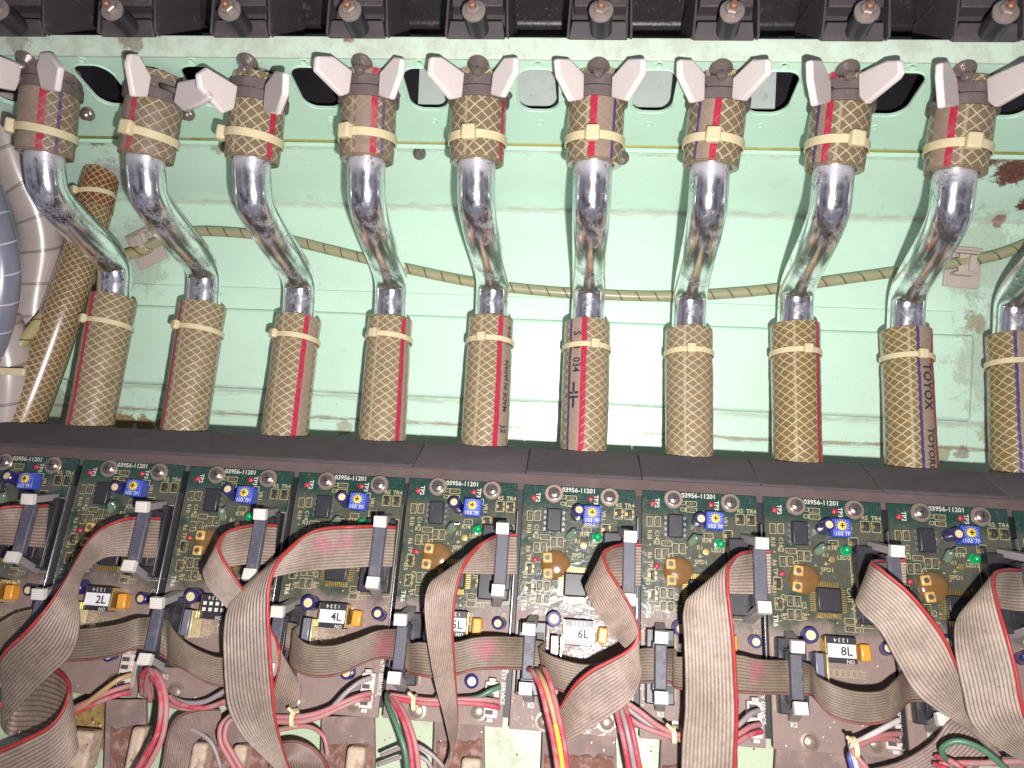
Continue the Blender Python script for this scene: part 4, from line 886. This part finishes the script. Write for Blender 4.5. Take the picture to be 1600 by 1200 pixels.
ul[7] = [(1204,860,29.2,1204,928),(1178,859,29.0,1180,929),(1160,862,28.7,1145,928),(1148,872,28.2,1098,925),(1140,886,27.4,1075,938),(1139,912,27,1067,960),(1143,950,26.7,1068,990),(1148,997,26.5,1070,1042),(1152,1065,26.4,1070,1110),(1154,1121,26.4,1066,1155),(1151,1198,26.4,1064,1205),(1148,1260,26.4,1060,1265)]
ul[8] = [(1415,873,29.2,1415,940),(1387,874,28.8,1385,940),(1370,874,28.4,1352,938),(1364,878,27.6,1339,940),(1380,890,26.9,1347,958),(1419,922,26.5,1375,987),(1451,958,26.3,1402,1036),(1479,999,26.2,1430,1082),(1498,1047,26.3,1464,1110),(1512,1090,26.5,1508,1137),(1530,1135,26.9,1540,1165),(1560,1180,27.4,1570,1200)]
ul[9] = [(1625,886,29.2,1625,955),(1595,888,29,1590,955),(1572,888,28.6,1558,950),(1556,895,27.8,1520,944),(1555,915,27.0,1494,975),(1566,960,26.4,1491,1010),(1578,1000,26.0,1496,1045),(1590,1048,25.8,1504,1080),(1598,1096,25.7,1514,1122),(1608,1130,25.8,1535,1150),(1625,1160,26,1570,1174),(1650,1190,26.3,1610,1198)]
nml = {1:'grey ribbon cable leaving the left-cut board toward the left edge',2:'grey ribbon spiralling in a loop down the lower left corner',3:'grey ribbon folded back and passing behind the widest left ribbon',4:'wide grey ribbon with pink marks folding down past the 4L board',5:'narrowing twisted grey ribbon hanging beside the 5L sticker',6:'grey ribbon twisting twice like an S in the middle',7:'straight wide grey ribbon hanging left of the 8L board',8:'grey ribbon slanting down right from beside the 8L board',9:'pale wide grey ribbon near the right edge, over the slanting one'}
for k in ul: ul[k] = [(c[0], c[1], hh)+tuple(c[3:5]) for c, hh in zip(ul[k][:2], (1.38, 1.40))] + ul[k][2:]
for k in range(1, 10):
    m = RIBP if k == 4 else (RIB[7] if k >= 7 else RIB[2])
    ribbon('ribbon_cable', ul[k], 14, nml[k], 'ribbon cables from the upper sockets', m, REDW, upper_plug(k), pink={4:[(505,850,28.9,.6),(540,845,29,.5)]}.get(k))
# chain of lower ribbons: red strand at the bottom edge (A), top edge B
def lower_plug(k):
    M = bmat(k)
    def f(t):
        M2 = M.to_3x3()
        MB().box(M @ V((.62,-6.95,1.22)), (.46,1.62,.3), M2).build('strain_relief', BLKG, t, bevel=.05)
        MB().box(M @ V((.60,-6.95,.72)), (.55,1.8,.5), M2).build('plug', BLK, t, bevel=.04)
    return f
ll = {}
ll[2] = [(-60,1050,28.6,-60,1000),(-10,1025,28.3,-10,978),(25,1008,28.2,25,958),(55,1000,28.7,58,950)]
ll[3] = [(62,1005,28.8,62,952),(85,1030,28.2,85,985),(130,1033,28.0,130,982),(180,1026,27.9,180,976),(210,1014,28.1,214,966),(226,1013,28.5,234,964),(246,1013,28.9,250,964)]
ll[4] = [(250,1025,28.9,254,966),(262,1032,28.5,263,970),(268,1040,28.0,270,983),(290,1048,27.6,290,1004),(320,1066,27.5,320,1020),(350,1073,27.5,350,1027),(390,1062,27.7,390,1015),(425,1030,28.4,425,975),(440,1025,28.8,440,973)]
ll[5] = [(445,1015,28.8,450,972),(456,1020,28.6,466,976),(454,1035,28.0,460,985),(466,1051,27.5,470,1000),(495,1059,27.3,489,1008),(534,1054,27.3,522,1008),(567,1038,27.5,556,998),(592,1030,27.9,590,985),(615,1032,28.4,619,982),(630,1032,28.8,632,982)]
ll[6] = [(634,1040,28.8,636,990),(642,1053,28.2,641,1004),(658,1057,27.8,655,1003),(676,1059,27.7,676,1005),(714,1055,27.6,712,1003),(741,1048,27.7,741,996),(775,1046,28.0,775,994),(813,1047,28.4,813,995),(828,1047,28.8,828,995)]
ll[7] = [(832,1055,28.8,834,1000),(848,1058,28.5,850,1003),(852,1066,28.0,844,1012),(868,1077,27.5,858,1023),(895,1086,27.3,887,1033),(930,1092,27.3,921,1038),(965,1084,27.5,962,1030),(1001,1069,28,1001,1013),(1035,1069,28.6,1035,1013)]
ll[8] = [(1040,1067,28.7,1040,1013),(1052,1070,28.3,1054,1014),(1056,1076,28,1056,1025),(1075,1079,27.8,1075,1025),(1110,1080,27.7,1110,1022),(1153,1083,27.8,1153,1023),(1187,1085,28.0,1187,1030),(1225,1086,28.3,1225,1031),(1245,1086,28.7,1245,1031)]
ll[9] = [(1252,1088,28.6,1254,1033),(1268,1088,28.2,1268,1040),(1279,1098,27.6,1274,1054),(1300,1120,27.1,1292,1065),(1330,1130,26.9,1320,1076),(1360,1133,26.9,1350,1081),(1390,1126,27.1,1380,1078),(1404,1112,27.6,1400,1062),(1422,1098,28.1,1418,1046),(1455,1098,28.5,1455,1042)]
for k in ll:
    c = ll[k][-1]; ll[k][-1] = (c[0], c[1], 1.02, c[3], c[4]); c = ll[k][-2]; ll[k][-2] = (c[0], c[1], 1.04, c[3], c[4])
    if k > 3: c = ll[k][0]; ll[k][0] = (c[0], c[1], 1.02, c[3], c[4])
for k in range(2, 10):
    ribbon('link_ribbon', ll[k], 12, 'dull brownish link ribbon reaching the lower socket of the %s board from the left' % ORD[k], 'link ribbons between neighbouring boards', LOWR, REDW2, lower_plug(k), rad=.05, pink={5:[(600,1010,28.1,.75)],6:[(758,1013,27.9,.6)],8:[(1185,1050,27.9,.5)],9:[(1415,1070,27.9,.5)]}.get(k))
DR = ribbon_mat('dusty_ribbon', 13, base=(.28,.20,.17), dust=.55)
for ctrl, lb in (([(520,1230,28,450,1215),(512,1195,27.5,450,1190),(490,1168,27.3,440,1190),(460,1156,27.3,435,1200),(430,1160,27.5,415,1230)], 'dusty ribbon end arching at the bottom between the wide ribbon and the bracket'),
 ([(345,1108,28.3,345,1135,28.2),(310,1108,28.0,315,1150),(278,1118,27.8,300,1172),(262,1145,27.7,300,1190),(255,1185,27.6,302,1215),(245,1230,27.6,300,1250)], 'dust-covered ribbon bending down at the bottom left beside red wires'),
 ([(1565,1165,27.6,1500,1118),(1545,1185,27.5,1480,1128),(1505,1215,27.4,1455,1160),(1450,1245,27.3,1405,1190),(1380,1265,27.3,1340,1205)], 'ribbon sweeping out under the crossing ribbons at the bottom right'),
 ([(215,1075,28.3,170,1090),(180,1100,27.8,130,1120)], None)):
    if lb: ribbon('loose_ribbon', ctrl, 14, lb, None, DR, REDW2)

# ------------------------------------------------ round wires
def wires(name, label, items, r=.098, cat='wire bundle', tie=None):
    P0 = items[0][1][0]; t = thing(name, label, cat, U(P0[0], P0[1], P0[2]))
    for col, pts in items:
        MB().tube(crom([U(*p) for p in pts], 8), r, 12).build(col+'_wire', WP[col], t, smooth=True)
    if tie:
        x, y, Y, R = tie; b = MB(); ring(b, U(x,y,Y), (1,0,.1), (0,-1,0), R, .16, .06, 20); b.build('wire_tie', NYLON, t)
        MB().tube([U(x,y-6,Y-.25), U(x-10,y-16,Y-.35)], .07, 6).build('tie_tail', NYLON, t)
    return t
wires('wire_bundle', 'tan and two pink wires from the white connector at the 2L board', [('tan', [(206,1054,28.2),(185,1062,27.8),(160,1080,27.6),(130,1103,27.6),(100,1120,27.9)]), ('pink', [(203,1071,28.2),(180,1078,27.8),(150,1090,27.6),(115,1106,27.7),(90,1115,28)]), ('red', [(203,1082,28.2),(180,1087,27.8),(150,1099,27.6),(115,1115,27.7),(90,1125,28)])])
wires('wire_bundle', 'bright red and pink wires arching down at the lower left', [('red', [(222,1085,28.2),(222,1058,27.3),(232,1046,26.9),(246,1066,26.4),(252,1100,26),(246,1145,25.8),(228,1180,25.7),(208,1212,25.7)]), ('pink', [(228,1088,28.2),(230,1060,27.3),(240,1048,26.9),(254,1068,26.4),(260,1105,26),(254,1150,25.8),(238,1185,25.7),(220,1215,25.7)]), ('red', [(235,1095,28.2),(232,1070,27.7),(236,1056,27.1),(248,1075,26.6),(255,1110,26.2),(250,1155,26),(233,1188,25.9),(213,1218,25.9)])])
wires('wire_bundle', 'grey and red wires dipping behind the wide left ribbon', [('grey', [(262,1088,28.2),(290,1098,27.9),(320,1096,27.8),(350,1080,27.8),(380,1060,28)]), ('red', [(265,1088,28),(280,1100,27.8),(320,1106,27.8),(360,1092,27.9)]), ('pink', [(262,1100,28.1),(290,1107,27.9),(330,1104,28),(370,1090,28)])])
wires('wire_bundle', 'pink wires curving at the bottom left of the wide ribbon', [('pink', [(360,1118,27.9),(345,1135,27.5),(345,1160,27.3),(358,1185,27.2),(375,1215,27.2)]), ('pink', [(372,1120,27.8),(356,1130,27.4),(352,1155,27.2),(368,1185,27.1),(385,1215,27.1)])])
wires('wire_bundle', 'pink and grey tied wires from the connector beside the 4L board', [('grey', [(580,1059,28.3),(562,1066,28),(540,1083,27.7),(515,1108,27.5),(480,1122,27.4),(430,1128,27.4)]), ('pink', [(580,1083,28.3),(560,1088,27.9),(535,1098,27.6),(500,1113,27.4),(465,1120,27.3),(420,1120,27.4)]), ('pink', [(578,1092,28.3),(560,1094,27.9),(530,1106,27.6),(500,1120,27.4),(465,1128,27.3),(420,1127,27.4)])], tie=(460,1122,27.35,.28))
wires('wire_bundle', 'green and red wires hanging right of the 4L board', [('green', [(605,1085,28.2),(606,1100,27.5),(618,1130,26.8),(632,1170,26.4),(638,1215,26.3)]), ('red', [(612,1085,28.2),(614,1096,27.6),(630,1125,26.9),(641,1165,26.4),(646,1215,26.3)]), ('pink', [(610,1088,28),(622,1098,27.6),(638,1128,26.9),(650,1168,26.5),(655,1215,26.4)])])
wires('wire_bundle', 'pink and green wires running to the SAFETY connector of the 5L board', [('green', [(782,1073,28.3),(765,1080,28.1),(745,1090,28),(715,1092,28),(680,1090,28)]), ('pink', [(780,1096,28.3),(755,1093,28),(720,1093,27.9),(670,1094,27.8),(610,1086,27.9)]), ('red', [(780,1106,28.3),(755,1101,28),(720,1098,27.8),(670,1100,27.7),(612,1090,27.8)])], tie=(648,1098,27.8,.24))
wires('wire_bundle', 'red, yellow and pink wires hanging in front of the board with flash glare', [('red', [(826,1046,28),(832,1050,27.2),(845,1075,26.5),(856,1120,26),(866,1165,25.8),(873,1215,25.7)]), ('tan', [(838,1048,28),(842,1052,27.2),(852,1072,26.5),(862,1105,26.1),(868,1130,26)]), ('yellow', [(868,1130,26),(873,1155,25.9),(878,1185,25.8),(881,1215,25.7)]), ('red', [(846,1043,28),(852,1048,27.2),(862,1075,26.5),(873,1120,26),(882,1165,25.8),(888,1215,25.7)])])
wires('wire_bundle', 'pink wires slanting right from under the S-twisted ribbon', [('pink', [(975,1095,27.6),(1000,1112,27.5),(1030,1135,27.4),(1060,1148,27.4),(1090,1155,27.5)]), ('grey', [(975,1102,27.7),(1000,1122,27.6),(1030,1142,27.5),(1065,1155,27.5),(1090,1160,27.5)]), ('pink', [(965,1105,27.5),(995,1130,27.4),(1030,1145,27.3),(1070,1158,27.4)])], tie=(1052,1148,27.35,.26))
wires('wire_bundle', 'red and grey wires dropping steeply below the S-twisted ribbon', [('red', [(960,1100,27.6),(968,1130,27),(976,1165,26.7),(985,1215,26.6)]), ('grey', [(968,1100,27.6),(977,1130,27),(985,1165,26.7),(994,1215,26.6)]), ('red', [(975,1100,27.5),(985,1130,26.9),(993,1165,26.6),(1002,1215,26.5)])])
wires('wire_bundle', 'pink and grey wires entering the connector left of the 8L board', [('grey', [(1186,1110,28.2),(1172,1116,27.9),(1152,1134,27.6),(1120,1150,27.6)]), ('pink', [(1188,1132,28.1),(1172,1136,27.8),(1150,1149,27.5),(1120,1160,27.5)]), ('red', [(1190,1143,28.1),(1172,1148,27.8),(1150,1160,27.5),(1120,1170,27.5)])])
wires('wire_bundle', 'pink, white and blue wires bunched at the connector of the 8L board', [('pink', [(1408,1146,28),(1385,1148,27.6),(1355,1156,27.3),(1334,1168,27.1),(1345,1192,26.8),(1358,1220,26.7)]), ('white', [(1405,1125,28),(1380,1138,27.6),(1350,1154,27.3),(1332,1165,27),(1336,1190,26.8),(1345,1220,26.7)]), ('pink', [(1405,1157,28),(1380,1154,27.6),(1352,1160,27.2),(1332,1172,26.9),(1350,1195,26.7),(1366,1220,26.6)]), ('blue', [(1335,1170,27.1),(1328,1182,26.9),(1332,1200,26.8),(1336,1220,26.8)])], tie=(1334,1168,27.0,.3))
wires('wire_bundle', 'green wire looping over red wires in the lower right corner', [('green', [(1500,1200,26.8),(1480,1188,26.4),(1472,1170,26.1),(1495,1158,25.9),(1530,1168,25.7),(1565,1195,25.6),(1585,1220,25.6)]), ('red', [(1462,1182,26.8),(1478,1186,26.4),(1500,1198,26.2),(1520,1220,26.1)]), ('pink', [(1468,1194,26.6),(1500,1192,26.4),(1540,1192,26.4),(1580,1190,26.4),(1625,1188,26.4)]), ('red', [(1460,1194,26.8),(1475,1200,26.4),(1490,1215,26.3)])])
wires('wire_bundle', 'orange and red wires glimpsed at the far left edge', [('red', [(-10,1052,28.2),(6,1060,28),(8,1090,28),(-5,1110,28)]), ('yellow', [(-10,1075,28.3),(7,1070,28.2),(10,1100,28.2)])])

wires('wire_bundle', 'thin dusty grey wires trailing across the rusty dirt at the bottom centre', [('grey', [(596,1180,27.6),(640,1165,27.4),(665,1172,27.3),(690,1195,27.3),(700,1220,27.3)]), ('grey', [(590,1195,27.6),(640,1180,27.4),(668,1190,27.3),(680,1220,27.3)])], r=.075)
wires('wire_bundle', 'dusty pink wires crossing behind the lower link ribbon at the bottom left', [('pink', [(395,1150,27.9),(440,1140,27.8),(480,1135,27.8),(505,1150,27.6),(512,1180,27.5)]), ('grey', [(270,1130,28),(300,1140,27.9),(330,1160,27.8),(345,1200,27.7)])], r=.08)
# ------------------------------------------------ brackets and blocks along the bottom
for i, (x0, x1, y0, y1) in enumerate(((170,232,1092,1240),(320,432,1118,1240),(505,587,1118,1240),(680,757,1112,1240),(848,962,1135,1240),(1032,1150,1150,1240),(1210,1400,1168,1240))):
    c = [UB(x0,y0,-.4), UB(x1,y0,-.4), UB(x1+2,y1,-.3), UB(x0-4,y1,-.3)]
    t = thing('bracket', 'brown dusty bracket below the boards, %s from the left' % ORD[i+1], 'bracket', c[0], 'dusty brackets along the bottom')
    MB().prism([c[0],c[3],c[2],c[1]], NRM*.25).build('plate', BROWN, t, bevel=.05)
    rb = MB(); ym = y0+45; ns = 14
    for a in range(ns):
        for bq in range(6):
            pass
    g = []; 
    for a in range(ns+1):
        row = []
        for j in range(9):
            px_ = x0+3+(x1-x0-6)*a/ns; py_ = ym+(1240-ym)*j/8
            hh = .02+(.16 if j else -.1)*(.5+.9*noise.noise(V((px_*.05, py_*.05, i))))
            row.append(len(rb.v)); rb.v.append(UB(px_, py_+(8*noise.noise(V((px_*.09,i,0))) if j == 0 else 0), hh))
        g.append(row)
    for a in range(ns):
        for j in range(8): rb.face((g[a][j], g[a][j+1], g[a+1][j+1], g[a+1][j]))
    rb.build('rusty_dirt', RUSTB, t, smooth=True)
for i, (x0,y0,x1,y1) in enumerate(((104,1142,150,1198),(205,1138,226,1225),(302,1162,326,1225),(366,1165,388,1225),(543,1168,572,1225),(722,1185,752,1225))):
    c = UB((x0+x1)/2, (y0+y1)/2, .3); w = (x1-x0)/40*1.0; h = (y1-y0)/40*1.0
    M = BR.copy()
    o = MB().box((0,0,0), (w,h,.9), M).build('cream_block', CREAM, bevel=.15, seg=3); o.location = c
    tag(o, ['wide stained cream plastic block at the bottom left','narrow cream block leaning at the bottom beside the red arching wires','cream block beside the dusty bottom ribbon','pale narrow block under the wide ribbon at the bottom','pale block on the rusty bracket at the bottom centre left','small brown-white block at the bottom below the SAFETY connector'][i], 'block')
# loose flakes
fl = MB()
for i in range(160):
    x = random.uniform(20,1580); y = random.uniform(900,1190); q = UB(x,y,.03); s = random.uniform(.02,.06); M = Matrix.Rotation(random.uniform(0,3), 3, 'Z')
    fl.box(q, (s*1.6, s, .02), BR @ M)
tag(fl.build('lint_flakes', mat('pale_lint', (.6,.52,.5), .6)), 'pale flakes of lint scattered over the dusty board ends', 'lint', kind='stuff')
